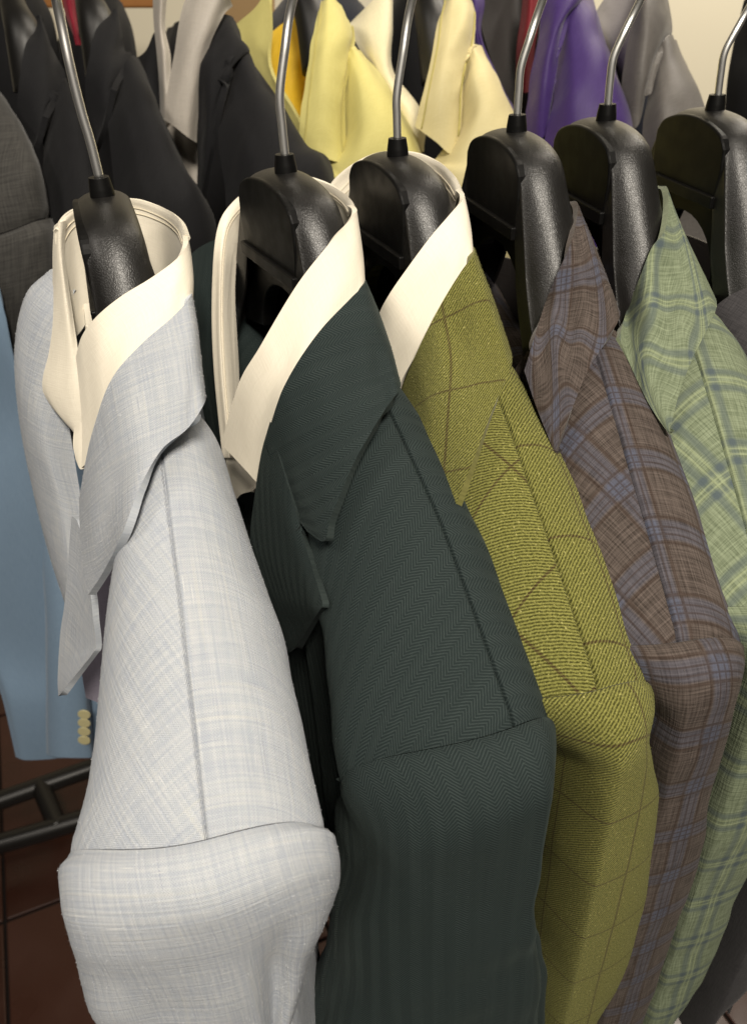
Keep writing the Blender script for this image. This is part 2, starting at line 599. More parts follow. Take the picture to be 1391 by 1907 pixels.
M_SHIRT = mat_cloth('cream_white_cotton', (0.70, 0.645, 0.53), (0.76, 0.705, 0.59), rough=0.75, sheen=0.05, fine=1500, bump=0.00012)
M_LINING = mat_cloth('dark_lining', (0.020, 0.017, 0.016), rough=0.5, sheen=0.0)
M_LAV = mat_cloth('lavender_lining', (0.22, 0.20, 0.25), rough=0.6)
M_BLACKW = mat_cloth('black_wool', (0.0040, 0.0040, 0.0048), (0.0080, 0.0080, 0.0092), sheen=0.03)
M_GREYTW = mat_cloth('charcoal_tweed', (0.022, 0.021, 0.020), (0.050, 0.048, 0.044), fine=600, amt=0.6)
M_BEIGE = mat_cloth('beige_grey_satin', (0.36, 0.33, 0.29), rough=0.45)
M_YELLOW = mat_cloth('pale_yellow_cotton', (0.58, 0.52, 0.18), (0.64, 0.58, 0.22), rough=0.7)
M_GOLD = mat_cloth('gold_lining', (0.55, 0.36, 0.02), rough=0.6)
M_CREAM = mat_cloth('cream_cotton', (0.60, 0.52, 0.27), (0.66, 0.58, 0.32), rough=0.6)
M_PALECREAM = mat_cloth('pale_cream_cotton', (0.72, 0.66, 0.46), rough=0.7)
M_PURPLE = mat_cloth('purple_satin', (0.038, 0.018, 0.100), (0.055, 0.028, 0.140), rough=0.5, sheen=0.2)
M_SATIN = mat_cloth('grey_satin', (0.085, 0.078, 0.072), (0.125, 0.115, 0.106), rough=0.55, spec=0.35)
M_PGREY = mat_cloth('pale_grey_cotton', (0.24, 0.225, 0.22))
M_BLUE = mat_cloth('slate_blue_wool', (0.170, 0.250, 0.350), (0.205, 0.290, 0.395))
M_RED = mat_cloth('red_lining', (0.16, 0.012, 0.018), rough=0.6)
M_PLG = mat_plastic('black_grained_plastic', True)
M_PLS = mat_plastic('black_smooth_plastic', False)
_k = Mat('polished_steel', 0.4, 0.5)
_k.b.inputs['Metallic'].default_value = 1.0
_k.colour((0.97, 0.96, 0.93))
M_STEEL = _k.m
_k = Mat('black_painted_steel', 0.35, 0.5)
_k.colour((0.012, 0.011, 0.010))
M_BLKST = _k.m
_k = Mat('yellow_button', 0.35, 0.5)
_k.colour((0.52, 0.47, 0.26))
M_BUTTON = _k.m

# ------------------------------------------------------------------ the hangers' places along the rail
HOOK_PX = [(185, 335), (530, 292), (740, 262), (963, 218), (1131, 198), (1335, 180)]
PSI = [14, 21.5, 16, 8.5, 6, 5]
FR = []
for (hx, hy), ps in zip(HOOK_PX, PSI):
    r = ray(hx, hy)
    FR.append(Frame(r * ((0.393 + 0.395 * 0.117) / (r[1] - 0.395 * r[0])), ps))

# ------------------------------------------------------------------ floor, wall
def mat_floor():
    k = Mat('red_brown_glazed_tile', 0.32, 0.5)
    k.uv()
    oi = k.n('ShaderNodeObjectInfo')
    nz = k.noise(k.obj, 6, 3)
    c = k.mix(nz, (0.016, 0.006, 0.0045), (0.055, 0.018, 0.010))
    c = k.mix(k.op('MULTIPLY', oi.outputs['Random'], 0.6), c, (0.065, 0.026, 0.017))
    k.colour(c)
    k.put(k.b.inputs['Roughness'], k.ramp(nz, 0.3, 0.7, 0.22, 0.5))
    return k.m


M_TILE = mat_floor()
M_GROUT = Mat('dark_grout', 0.9, 0.2)
M_GROUT.colour((0.012, 0.009, 0.008))
fl = mesh('floor', [(-4, -2, 0), (4, -2, 0), (4, 4, 0), (-4, 4, 0)], [(0, 1, 2, 3)], M_GROUT.m)
fl['kind'] = 'structure'
hs, th = 0.148, 0.006
V = [(x * hs, y * hs, z) for z in (0.0, th) for x, y in ((-1, -1), (1, -1), (1, 1), (-1, 1))]
tile0 = mesh('tile', V, [(3, 2, 1, 0), (4, 5, 6, 7), (0, 1, 5, 4), (1, 2, 6, 5), (2, 3, 7, 6), (3, 0, 4, 7)], M_TILE, None, bevel=0.004)
tile0.parent = fl
first = True
rnd = random.Random(4)
ca, sa = cos(radians(21)), sin(radians(21))
for ix in range(-6, 7):
    for iy in range(0, 8):
        o = tile0 if first else tile0.copy()
        if not first:
            COL.objects.link(o)
        first = False
        x, y = ix * 0.302, iy * 0.302
        o.location = (x * ca - y * sa, x * sa + y * ca + 0.1, 0.002 + rnd.uniform(0, 0.001))
        o.rotation_euler = (0, 0, radians(21))
kw = Mat('cream_wall_paint', 0.8, 0.2)
kw.uv()
kw.colour(kw.mix(kw.noise(kw.obj, 3, 3), (0.74, 0.68, 0.52), (0.80, 0.74, 0.58)))
wl = mesh('wall', [(-3, 2.3, 0), (3, 2.3, 0), (3, 2.36, 0), (-3, 2.36, 0), (-3, 2.3, 3), (3, 2.3, 3), (3, 2.36, 3), (-3, 2.36, 3)],
          [(0, 1, 5, 4), (1, 2, 6, 5), (2, 3, 7, 6), (3, 0, 4, 7), (4, 5, 6, 7), (3, 2, 1, 0)], kw.m)
wl['kind'] = 'structure'

# ------------------------------------------------------------------ hangers
def smooth_path(pts, n):
    return cr(np.array(pts, float), n)


def hanger(i, label, yaw_extra):
    fr0 = FR[i]
    fr = Frame(fr0.H - CAM, math.degrees(fr0.psi) + yaw_extra)
    t0 = thing('suit_hanger', label, 'hanger', fr.H, 'black suit hangers on the front rail')
    L = lambda t, lat, z: fr.loc(t, lat, z)
    # grained back shell: a ridge swept from one shoulder tip over the head to the other
    half = [(0.020, -0.0078), (0.034, -0.0125), (0.0425, -0.0205), (0.0505, -0.033), (0.0595, -0.047), (0.0695, -0.062), (0.082, -0.080), (0.10, -0.103), (0.14, -0.134),
            (0.18, -0.157), (0.205, -0.172)]
    prof = [(-t, z) for t, z in half[::-1]] + [(0, -0.0063)] + half
    P = smooth_path(prof, 120)
    T = np.gradient(P, axis=0)
    T /= np.linalg.norm(T, axis=1, keepdims=True)
    Nn = np.stack([-T[:, 1], T[:, 0]], 1)
    rows = []
    for (t, z), (nt, nz) in zip(P, Nn):
        at_ = abs(t)
        wf = np.interp(at_, [0, 0.045, 0.06, 0.08, 0.12, 0.225], [0.0125, 0.0130, 0.0145, 0.017, 0.020, 0.020])
        wb = np.interp(at_, [0, 0.045, 0.06, 0.08, 0.12, 0.225], [0.0120, 0.0135, 0.0180, 0.021, 0.021, 0.019])
        dep = np.interp(at_, [0, 0.045, 0.07, 0.225], [0.012, 0.016, 0.026, 0.030])
        crown = np.interp(at_, [0, 0.045, 0.07, 0.225], [0.0022, 0.004, 0.010, 0.012])
        sec = [(-wf + 0.002, -dep), (-wf, -dep), (-wf, -dep * 0.5), (-wf, -crown - 0.0012), (-wf + 0.0015, -crown), (-wf * 0.55, -crown * 0.35), (0, 0),
               (wb * 0.5, -crown * 0.3), (wb * 0.85, -crown * 1.1), (wb, -crown * 2.2), (wb, -dep), (wb - 0.002, -dep)]
        S = cr(np.array(sec), 45)
        rows.append(L(t + nt * S[:, 1], S[:, 0], z + nz * S[:, 1]))
    G = np.array(rows)
    o = sheet('shell', G, M_PLG, t0, thick=0.002, face=(0, 0, 1))
    # smooth front plate set inside the head's rim
    top = smooth_path([(-0.0395, -0.0215), (-0.033, -0.0150), (-0.018, -0.0104), (0, -0.0088), (0.018, -0.0104), (0.033, -0.0150), (0.0395, -0.0215)], 25)
    poly = [tuple(p) for p in top] + [(0.0405, -0.032), (0.0385, -0.0475), (-0.0385, -0.0475), (-0.0405, -0.032)]
    V, Fc = extrude(poly, -0.0142, 0.006, lambda t, a, z: L(t, a, z))
    plate = mesh('front_plate', V, Fc, M_PLS, t0, bevel=0.0012, seg=3)
    V, Fc = extrude([(-0.0395, -0.0465), (0.0395, -0.0465), (0.0395, -0.0535), (-0.0395, -0.0535)], -0.0165, 0.004, lambda t, a, z: L(t, a, z))
    mesh('label_bar', V, Fc, M_PLS, plate, bevel=0.0008, seg=2)
    # arched web under the bar joining the arms
    arch = [(0.030 * cos(q) * 1.35, -0.098 + 0.034 * sin(q)) for q in np.linspace(pi, 0, 17)]
    poly = [(-0.043, -0.0545), (0.043, -0.0545), (0.060, -0.075), (0.078, -0.105)] + arch[::-1] + [(-0.078, -0.105), (-0.060, -0.075)]
    V, Fc = extrude(poly, -0.0085, 0.0, lambda t, a, z: L(t, a, z))
    mesh('web', V, Fc, M_PLS, t0, bevel=0.0008, seg=2)
    # ferrule
    rr = [0.0052, 0.0056, 0.0056, 0.0056, 0.0052, 0.0048]
    tube('ferrule', [L(0, 0, -0.0115 + 0.0026 * q) for q in range(6)], 0.0055, M_PLS, t0, seg=20, radii=[0.0056, 0.0056, 0.0056, 0.0054, 0.005, 0.0046])
    return t0


HOOKS = [[(185, 330), (168, 262), (151, 205), (130, 120), (105, 0)],
         [(531, 290), (525, 230), (521, 176), (530, 95), (545, 0)],
         [(740, 258), (739, 215), (739, 176), (750, 100), (767, 0)],
         [(963, 214), (966, 170), (970, 125), (985, 75), (1010, 0)],
         [(1132, 196), (1136, 150), (1142, 108), (1160, 65), (1192, 0)],
         [(1337, 178), (1342, 138), (1349, 98), (1368, 60), (1402, 0)]]
HLAB = ['black plastic suit hanger holding the pale linen jacket', 'black plastic suit hanger holding the dark green herringbone jacket',
        'black plastic suit hanger holding the olive windowpane tweed jacket', 'black plastic suit hanger holding the brown plaid jacket',
        'black plastic suit hanger holding the sage green plaid jacket', 'black plastic suit hanger cut by the right edge of the photo']
RAIL_Z = 0.085
for i in range(6):
    h = hanger(i, HLAB[i], [3.0, 3.0, 3.0, 3.5, 3.5, 4.0][i])
    fr = FR[i]
    pts = [fr.at(x, y, 0.0) for x, y in HOOKS[i]]
    # carries on out of frame over the rail
    e = pts[-1]
    d = (pts[-1] - pts[-2]); d /= np.linalg.norm(d)
    rail_c = fr.loc(0, (e - fr.H) @ fr.l + d @ fr.l * 0.03, RAIL_Z)
    R = 0.019
    pts2 = pts[:]
    for q in np.linspace(0.15, 1.25, 8) * pi:
        pts2.append(rail_c + fr.n * (R * cos(q)) + np.array([0, 0, R * sin(q)]))
    tube('hook', pts2, 0.0021, M_STEEL, h, seg=14, n=120)
ra, rb = FR[0], FR[5]
rr_ = (rb.H - ra.H) / np.linalg.norm(rb.H - ra.H)
c0 = (ra.H + rb.H) / 2 + np.array([0, 0, RAIL_Z])
c0[2] = CAM[2] - 0.073 + RAIL_Z
rl = tube('clothes_rail', [c0 - rr_ * 0.7, c0, c0 + rr_ * 0.7], 0.0125, M_STEEL, None, seg=20)
rl['label'] = 'round steel rail that carries the front row of hangers'
rl['category'] = 'rail'

# ------------------------------------------------------------------ jackets
def poly_x(poly, y):
    p = np.array(poly, float)
    return np.interp(y, p[:, 1], p[:, 0])


def section(zr, w, d, hem, sgn, lat0, n_arc, n_drop, tin=0.0):
    a = (np.linspace(0, 1, n_arc) ** 1.5) * pi / 2
    lat = lat0 + sgn * w * np.sin(a) ** 0.9
    z = zr - d * (1 - np.cos(a))
    s = np.linspace(0, 1, n_drop + 1)[1:] ** 1.4
    lat2 = lat0 + sgn * (w - tin * np.clip((zr - d - (zr - d + (hem - (zr - d)) * s)) / 0.06, 0, 1) ** 0.8 + 0.004 * s)
    z2 = (zr - d) + (hem - (zr - d)) * s
    return np.concatenate([lat, lat2 * np.ones_like(s)]), np.concatenate([z, z2])


def solve(fn, lo, hi, it=24):
    for _ in range(it):
        mid = 0.5 * (lo + hi)
        if fn(mid) > 0:
            hi = mid
        else:
            lo = mid
    return 0.5 * (lo + hi)


def warp_t(t, la, lat0, w, rec):
    """the armhole edge sets back towards the sides"""
    q = np.clip(np.abs(la - lat0) / max(w, 1e-4), 0, 1)
    return t - rec * q ** 2


def sil_fit(fr, t, zr, d, lat0, sgn, poly, rec, lo=0.006, hi=0.12):
    poly = list(poly) + [(poly[-1][0] + sgn * 320, poly[-1][1] + 400)]
    y0 = poly[0][1] - 30

    def over(w):
        la, z = section(zr, w, d, -0.34, sgn, lat0, 24, 6)
        x, y = project(fr.loc(warp_t(t, la, lat0, w, rec), la, z))
        ok = y > y0
        if not ok.any():
            return -1
        return (sgn * (x[ok] - poly_x(poly, y[ok]))).max()
    return solve(over, lo, hi)


HEM = -0.62


def jacket_torso(fr, mat, parent, ridge, seam, wf, wb, d_f, d_b, ts, Lpoly=None, Rpoly=None, seed=1, wr=0.0024, rec=(0.028, 0.008), uvo=(0, 0), frot=0.45):
    """front and back panels lofted along the shoulder; meet in a recessed shoulder seam"""
    t0, t1 = ts
    T = np.linspace(t0, t1, 64)
    zr = np.interp(T, [r[0] for r in ridge], [r[1] for r in ridge])
    zr = np.convolve(np.pad(zr, 6, mode='reflect', reflect_type='odd'), np.ones(13) / 13, 'valid')
    ls = np.interp(T, [s[0] for s in seam], [s[1] for s in seam])
    res = {'T': T, 'zr': zr, 'ls': ls, 'rec': rec, 't0': t0, 't1': t1}
    for key, sgn, w_, d_, poly, nm in (('f', -1, wf, d_f, Lpoly, 'front_panel'), ('b', 1, wb, d_b, Rpoly, 'back_panel')):
        rk = rec[0] if sgn < 0 else rec[1]
        w = np.interp(T, [q[0] for q in w_], [q[1] for q in w_])
        d = np.interp(T, [q[0] for q in d_], [q[1] for q in d_])
        if poly:
            ws = np.array([sil_fit(fr, a, b, c, e, sgn, poly, rk * (a - t0) / (t1 - t0)) for a, b, c, e in zip(T[::3], zr[::3], d[::3], ls[::3])])
            ws = np.convolve(np.pad(ws, 2, mode='edge'), [0.1, 0.2, 0.4, 0.2, 0.1], 'valid')
            w = np.interp(T, T[::3], ws)
        rows = []
        for t, a, ww, dd, l0 in zip(T, zr, w, d, ls):
            la, z = section(a, ww, dd, HEM, sgn, l0, 70, 26, 0.026 * max(0, (t - t0) / (t1 - t0)) ** 2)
            rows.append(fr.loc(warp_t(t, la, l0, ww, rk * (t - t0) / (t1 - t0)), la, z))
        G = np.array(rows)
        face = fr.l * sgn * 0.5 + np.array([0, 0, 0.8])
        sheet(nm, G, mat, parent, thick=0.0018, wr=wr, wrs=(14, 24), seed=seed + (0 if key == 'f' else 7), swap=True, uref=0, vref=0,
              face=face, uvrot=frot if key == 'f' else 0.0, tuck=[('u0', 0.0018, 0.0006), ('v1', 0.0014, 0.003)], uvoff=uvo if key == 'f' else (uvo[0], uvo[1] + 0.013))
        res['w' + key], res['d' + key] = w, d
        la, z = section(zr[-1], w[-1], d[-1], -0.34, sgn, ls[-1], 60, 40, 0.026)
        res[key] = (warp_t(T[-1], la, ls[-1], w[-1], rk), la, z)
    return res


def jacket_sleeve(fr, mat, parent, edge, cap, depth, tc, Lpoly, Rpoly, folds=(), seed=3, wr=0.002, nrow=90, uvo=(0, 0), roll=0.024, sexp=0.92):
    """a tube hung from the armhole edge of the panels; widths follow the two outlines"""
    nth = 140
    th = np.linspace(-pi, pi, nth)
    e0 = {}
    for key, sg in (('f', -1), ('b', 1)):
        t_, l_, z_ = edge[key]
        m_ = (th * sg >= 0)
        q = np.abs(th[m_]) / pi                      # 0 at the shoulder point, 1 under the arm
        na = 60
        src = np.where(q < 0.5, q * 2 * (na - 1), (na - 1) + (q - 0.5) * 2 * (len(l_) - na))
        ii = np.arange(len(l_))
        close = np.clip((q - 0.75) / 0.25, 0, 1) ** 2
        e0[key] = (m_, np.interp(src, ii, t_) - 0.07 * np.clip((q - 0.5) * 2, 0, 1) ** 0.8, np.interp(src, ii, l_) * (1 - close), np.interp(src, ii, z_))
    t0, l0, z0 = np.zeros(nth), np.zeros(nth), np.zeros(nth)
    for key in e0:
        m_, a, b, c = e0[key]
        t0[m_], l0[m_], z0[m_] = a, b, c
    ts, zs = t0[nth // 2], z0[nth // 2]
    phis = np.linspace(0, pi / 2, 26)
    drops = np.concatenate([roll * (1 - np.cos(phis)), roll + 0.44 * np.linspace(0, 1, nrow - 26 + 1)[1:] ** 1.25])
    outs = np.concatenate([np.sin(phis), np.ones(nrow - 26)])
    zc = zs - 0.48
    tcl, tcr = t0[nth // 4] + 0.001, t0[3 * nth // 4] + 0.001
    prevL, prevR = -l0.min(), l0.max()
    rows = []

    def lat_row(aL, aR, ou):
        lt = np.where(th < 0, aL, aR) * np.sign(np.sin(th)) * np.abs(np.sin(th)) ** sexp
        return l0 + (lt - l0) * ou
    lo_ = np.clip(drops / 0.03, 0, 1) ** 0.6
    for k, (dp, ou) in enumerate(zip(drops, outs)):
        f = min(1, max(0, (dp - 0.02) / 0.4))
        z = z0 + (zc - z0) * (dp / drops[-1])
        tcs = np.where(th < 0, tcl, tcr) - 0.012 * f
        b = ts - tcs + cap - 0.008 * f
        tt = tcs + np.where(np.cos(th) > 0, np.abs(np.cos(th)) ** depth * b, np.cos(th) * 0.07)
        tt = t0 + (tt - t0) * ou
        if k > 0:
            def g(a, sgn):
                P = fr.loc(tt, lat_row(a, a, lo_[k]), z)
                m_ = ((th < 0) if sgn < 0 else (th > 0)) & (np.abs(th) < 2.0)
                x, y = project(P[m_])
                if y.min() > 2080:
                    return None
                return (sgn * (x - poly_x(Lpoly if sgn < 0 else Rpoly, y))).max()
            new = []
            for sgn, pv in ((-1, prevL), (1, prevR)):
                a = pv if g(pv, sgn) is None else solve(lambda q: (1.0 if g(q, sgn) is None else g(q, sgn)), 0.008, 0.11, 18)
                new.append(float(np.clip(a, pv - 0.008, pv + 0.008)))
            prevL, prevR = new
        rows.append((prevL, prevR, tt, z, lo_[k]))
    A = np.array([[r[0], r[1]] for r in rows])
    A2 = A.copy()
    for c in range(2):
        A2[:, c] = np.convolve(np.pad(A[:, c], 2, mode='edge'), [0.1, 0.2, 0.4, 0.2, 0.1], 'valid')
    G = []
    for (aL, aR), (_, _, tt, z, ou), dp in zip(A2, rows, drops):
        P = fr.loc(tt, lat_row(aL, aR, ou), z)
        for th0, sg, amp, z0_, z1_ in folds:
            r_ = np.clip((dp - z0_) / max(z1_ - z0_, 1e-4), 0, 1)
            r_ = r_ * r_ * (3 - 2 * r_)
            P = P + fr.n * (-amp * r_ * np.exp(-((th - th0) / sg) ** 2))[:, None]
        G.append(P)
    return sheet('sleeve', np.array(G), mat, parent, thick=0.0018, wr=wr, wrs=(15, 20), seed=seed, uref=nth // 2, vref=0, face=fr.n, uvoff=uvo,
                 tuck=[('v0', 0.0006, 0.002)])


def far_half(fr, mat, parent, w_f, w_b, seed):
    """the other shoulder, mostly hidden: panels and sleeve"""
    T = np.linspace(-0.225, 0.09, 30)
    zr = np.interp(T, [-0.232, -0.1, -0.05, 0.05, 0.09], [-0.168, -0.105, -0.115, -0.125, -0.12])
    for sgn, w, nm in ((-1, w_f, 'front_panel'), (1, w_b, 'back_panel')):
        rows = []
        for t, a in zip(T, zr):
            la, z = section(a, np.interp(t, [-0.23, -0.05, 0.04], [w, w * 0.8, w * 0.75]), 0.05, HEM, sgn, 0, 20, 12)
            rows.append(fr.loc(t, la, z))
        sheet(nm, np.array(rows), mat, parent, thick=0.0018, swap=True, face=fr.l * sgn + np.array([0, 0, .5]), wr=0.002, wrs=(10, 10), seed=seed)


def torso_z(E, t, lat):
    l0 = np.interp(t, E['T'], E['ls'])
    key = 'f' if lat < l0 else 'b'
    rk = E['rec'][0 if key == 'f' else 1]
    tt = t
    for _ in range(3):                               # undo the armhole set-back
        w = np.interp(tt, E['T'], E['w' + key])
        q = min(1.0, abs(lat - l0) / w)
        tt = t + rk * (tt - E['t0']) / (E['t1'] - E['t0']) * q ** 2
    w = np.interp(tt, E['T'], E['w' + key]); d = np.interp(tt, E['T'], E['d' + key]); zr = np.interp(tt, E['T'], E['zr'])
    q = abs(lat - l0) / w
    if q >= 1:
        return -9.0
    a = math.asin(q ** (1 / 0.9))
    return zr - d * (1 - cos(a))


def drape(fr, E, px, py, off):
    """distance along the hanger at which the pixel's ray first meets the panels"""
    for t in np.linspace(0.215, E['t0'] + 0.002, 420):
        p = fr.at(px, py, t) - fr.H
        if p[2] <= torso_z(E, t, p @ fr.l) + off:
            return t
    return -9.0


def on_torso(fr, E, cols, lo=0.0042, hi=0.0050):
    """lay a collar or lapel on the panels where it would otherwise sink into them"""
    out = []
    for c in cols:
        k = len(c) - 1
        out.append([(x, y, max(t, drape(fr, E, x, y, hi + (lo - hi) * (i / k)))) for i, (x, y, t) in enumerate(c)])
    return out


def pnet(fr, rows, nv=40, nu=60):
    return net([[fr.at(*p) for p in r] for r in rows], nv, nu)


def colnet(fr, cols, nv=44, nu=90, dt=0.007, taper=0.0):
    """cols: list of columns, each from the inner edge to the outer edge"""
    n = max(len(c) for c in cols)
    rows = list(zip(*[[(x, y, t + dt * (1 - taper * i / (n - 1)) * min(1, max(0, (t - 0.03) / 0.02))) for i, (x, y, t) in enumerate(c)] for c in cols]))
    return pnet(fr, rows, nv, nu)


RIDGE = [(0.0, -0.070), (0.05, -0.072), (0.10, -0.090), (0.13, -0.104), (0.16, -0.119), (0.20, -0.144), (0.236, -0.168)]

# ---- pale linen jacket
J1 = thing('suit_jacket', 'pale blue grey linen jacket hanging nearest at the left', 'jacket', FR[0].H + [0, 0, -0.6], 'suit jackets on the front rail')
f1 = FR[0]
E_ = jacket_torso(f1, M_LINEN, J1, RIDGE, [(0.0, 0.004), (0.1, 0.005), (0.16, 0.003), (0.236, -0.002)],
             [(0.0, 0.03), (0.1, 0.03), (0.24, 0.045)], [(0, 0.03), (0.24, 0.045)],
             [(0.04, 0.05), (0.12, 0.06), (0.236, 0.032)], [(0.04, 0.05), (0.12, 0.05), (0.236, 0.030)], (0.070, 0.234),
             Lpoly=[(262, 880), (235, 960), (215, 1050), (203, 1150), (188, 1280), (167, 1400), (152, 1545)],
             Rpoly=[(383, 750), (420, 870), (455, 980), (482, 1050), (530, 1200), (565, 1350), (590, 1470), (603, 1545)], seed=2)
jacket_sleeve(f1, M_LINEN, J1, E_, 0.018, 0.68, 0.185,
              [(152, 1538), (122, 1552), (109, 1590), (108, 1640), (113, 1690), (126, 1750), (150, 1830), (180, 1900), (215, 1980), (260, 2100)],
              [(603, 1535), (622, 1550), (632, 1600), (630, 1650), (606, 1715), (584, 1755), (578, 1800), (562, 1850), (538, 1905), (505, 1980), (460, 2100)],
              folds=[(0.38, 0.26, 0.009, 0.02, 0.08), (-0.5, 0.3, 0.004, 0.03, 0.09)], seed=4, wr=0.0036, roll=0.018)
far_half(f1, M_LINEN, J1, 0.03, 0.035, 3)
sheet('collar', colnet(f1, on_torso(f1, E_, [
    [(352, 540, 0.02), (362, 600, 0.022), (370, 665, 0.025), (378, 735, 0.03)],
    [(358, 548, 0.050), (368, 610, 0.058), (375, 675, 0.068), (383, 746, 0.084)],
    [(322, 588, 0.061), (340, 650, 0.074), (350, 720, 0.086), (350, 797, 0.097)],
    [(262, 640, 0.066), (280, 705, 0.080), (295, 775, 0.092), (302, 836, 0.103)],
    [(210, 700, 0.068), (230, 770, 0.084), (250, 840, 0.098), (263, 903, 0.109)],
    [(180, 775, 0.066), (195, 850, 0.082), (212, 925, 0.098), (228, 990, 0.110)],
    [(160, 860, 0.060), (170, 940, 0.078), (183, 1005, 0.094), (196, 1060, 0.106)],
    [(149, 930, 0.052), (151, 1000, 0.066), (156, 1060, 0.080), (164, 1108, 0.094)]]), dt=0.010),
    M_LINEN, J1, thick=0.0034, uvrot=0.55, wr=0.0008, seed=6)
sheet('lapel', pnet(f1, on_torso(f1, E_, [
    [(134, 960, 0.045), (146, 975, 0.055), (156, 1020, 0.064)],
    [(126, 1050, 0.048), (147, 1055, 0.060), (164, 1080, 0.074)],
    [(120, 1118, 0.05), (146, 1114, 0.065), (169, 1112, 0.080)],
    [(113, 1170, 0.05), (143, 1162, 0.067), (173, 1152, 0.083)],
    [(109, 1220, 0.052), (141, 1210, 0.068), (179, 1200, 0.084)],
    [(108, 1240, 0.052), (137, 1230, 0.068), (172, 1218, 0.083)],
    [(107, 1270, 0.054), (128, 1260, 0.066), (150, 1246, 0.076)],
    [(108, 1297, 0.055), (112, 1293, 0.060), (117, 1287, 0.064)]]), 40, 30), M_LINEN, J1, thick=0.0032, wr=0.0005)
sheet('collar', pnet(f1, [
    [(118, 496, -0.10), (92, 504, -0.065), (104, 520, -0.05), (140, 540, -0.045)],
    [(66, 540, -0.10), (46, 556, -0.065), (70, 590, -0.045), (110, 620, -0.04)],
    [(44, 660, -0.10), (27, 662, -0.06), (58, 700, -0.04), (120, 740, -0.035)],
    [(62, 800, -0.10), (38, 798, -0.055), (78, 830, -0.03), (140, 860, -0.03)],
    [(88, 925, -0.09), (64, 922, -0.05), (105, 940, -0.022), (155, 960, -0.02)],
    [(118, 1045, -0.08), (94, 1042, -0.04), (125, 1050, -0.012), (160, 1060, -0.01)],
    [(142, 1135, -0.07), (120, 1126, -0.03), (138, 1135, 0.0), (165, 1140, 0.01)]], 60, 30), M_LINEN, J1, thick=0.003, wr=0.002, wrs=(20, 8))
sheet('lining', pnet(f1, [
    [(140, 1000, 0.0), (180, 1000, 0.02), (225, 990, 0.03)],
    [(150, 1120, 0.0), (185, 1120, 0.02), (225, 1120, 0.03)],
    [(150, 1230, 0.01), (185, 1230, 0.02), (215, 1230, 0.03)],
    [(160, 1300, 0.01), (185, 1310, 0.02), (205, 1320, 0.03)]], 20, 14), M_LAV, J1)

# ---- dark green herringbone jacket
J2 = thing('suit_jacket', 'dark green herringbone jacket second from left on the front rail', 'jacket', FR[1].H + [0, 0, -0.6], 'suit jackets on the front rail')
f2 = FR[1]
E_ = jacket_torso(f2, M_HERR, J2, RIDGE, [(0.0, 0.004), (0.1, 0.006), (0.16, 0.004), (0.236, -0.002)],
             [(0.0, 0.04), (0.1, 0.046), (0.24, 0.064)], [(0, 0.03), (0.24, 0.045)],
             [(0.04, 0.05), (0.12, 0.06), (0.236, 0.034)], [(0.04, 0.05), (0.12, 0.05), (0.236, 0.030)], (0.085, 0.234),
             Rpoly=[(745, 720), (790, 790), (850, 900), (905, 1010), (960, 1130), (1000, 1240), (1018, 1322)], seed=12)
jacket_sleeve(f2, M_HERR, J2, E_, 0.022, 0.75, 0.185,
              [(642, 1400), (634, 1440), (631, 1500), (630, 1600), (612, 1720), (580, 1820), (545, 1905), (500, 2000), (450, 2100)],
              [(1016, 1318), (1024, 1345), (1022, 1390), (1009, 1440), (1005, 1480), (1014, 1530), (1018, 1565), (1000, 1620), (976, 1665), (984, 1710), (1002, 1760),
               (1010, 1830), (1008, 1907), (1000, 2000), (990, 2100)],
              folds=[(0.7, 0.2, 0.005, 0.04, 0.09)], seed=14, wr=0.0055)
far_half(f2, M_HERR, J2, 0.04, 0.035, 13)
sheet('collar', colnet(f2, on_torso(f2, E_, [
    [(668, 515, 0.02), (695, 570, 0.022), (715, 630, 0.025), (735, 695, 0.03)],
    [(682, 524, 0.050), (705, 583, 0.060), (727, 645, 0.072), (746, 718, 0.09)],
    [(652, 556, 0.061), (682, 625, 0.076), (704, 697, 0.090), (716, 765, 0.102)],
    [(604, 606, 0.067), (640, 685, 0.083), (666, 760, 0.097), (684, 818, 0.108)],
    [(562, 662, 0.070), (598, 740, 0.087), (628, 815, 0.100), (654, 874, 0.111)],
    [(530, 716, 0.070), (562, 795, 0.086), (596, 875, 0.100), (628, 938, 0.111)],
    [(516, 750, 0.068), (545, 826, 0.083), (581, 908, 0.098), (615, 970, 0.109)],
    [(506, 782, 0.066), (531, 858, 0.080), (566, 938, 0.095), (604, 1008, 0.107)],
    [(494, 825, 0.062), (514, 885, 0.073), (543, 950, 0.087), (572, 990, 0.101)]]), dt=0.011),
    M_HERR, J2, thick=0.0034, uvrot=-0.85, wr=0.0006, seed=16)
sheet('lapel', pnet(f2, [
    [(503, 785, 0.070), (520, 850, 0.086), (541, 920, 0.102), (560, 984, 0.116)],
    [(485, 850, 0.066), (508, 910, 0.086), (538, 970, 0.107), (568, 1015, 0.123)],
    [(474, 920, 0.063), (502, 970, 0.086), (542, 1020, 0.112), (580, 1055, 0.133)],
    [(466, 1000, 0.060), (500, 1040, 0.086), (548, 1075, 0.118), (594, 1100, 0.147)],
    [(478, 1075, 0.062), (510, 1098, 0.088), (552, 1116, 0.120), (600, 1126, 0.154)],
    [(492, 1115, 0.064), (518, 1128, 0.088), (554, 1138, 0.118), (594, 1138, 0.151)],
    [(512, 1160, 0.068), (532, 1168, 0.088), (556, 1170, 0.112), (578, 1164, 0.135)],
    [(538, 1216, 0.080), (542, 1214, 0.088), (547, 1210, 0.096), (552, 1206, 0.106)]], 50, 40), M_HERR, J2, thick=0.003, wr=0.0004, uvrot=0.5)
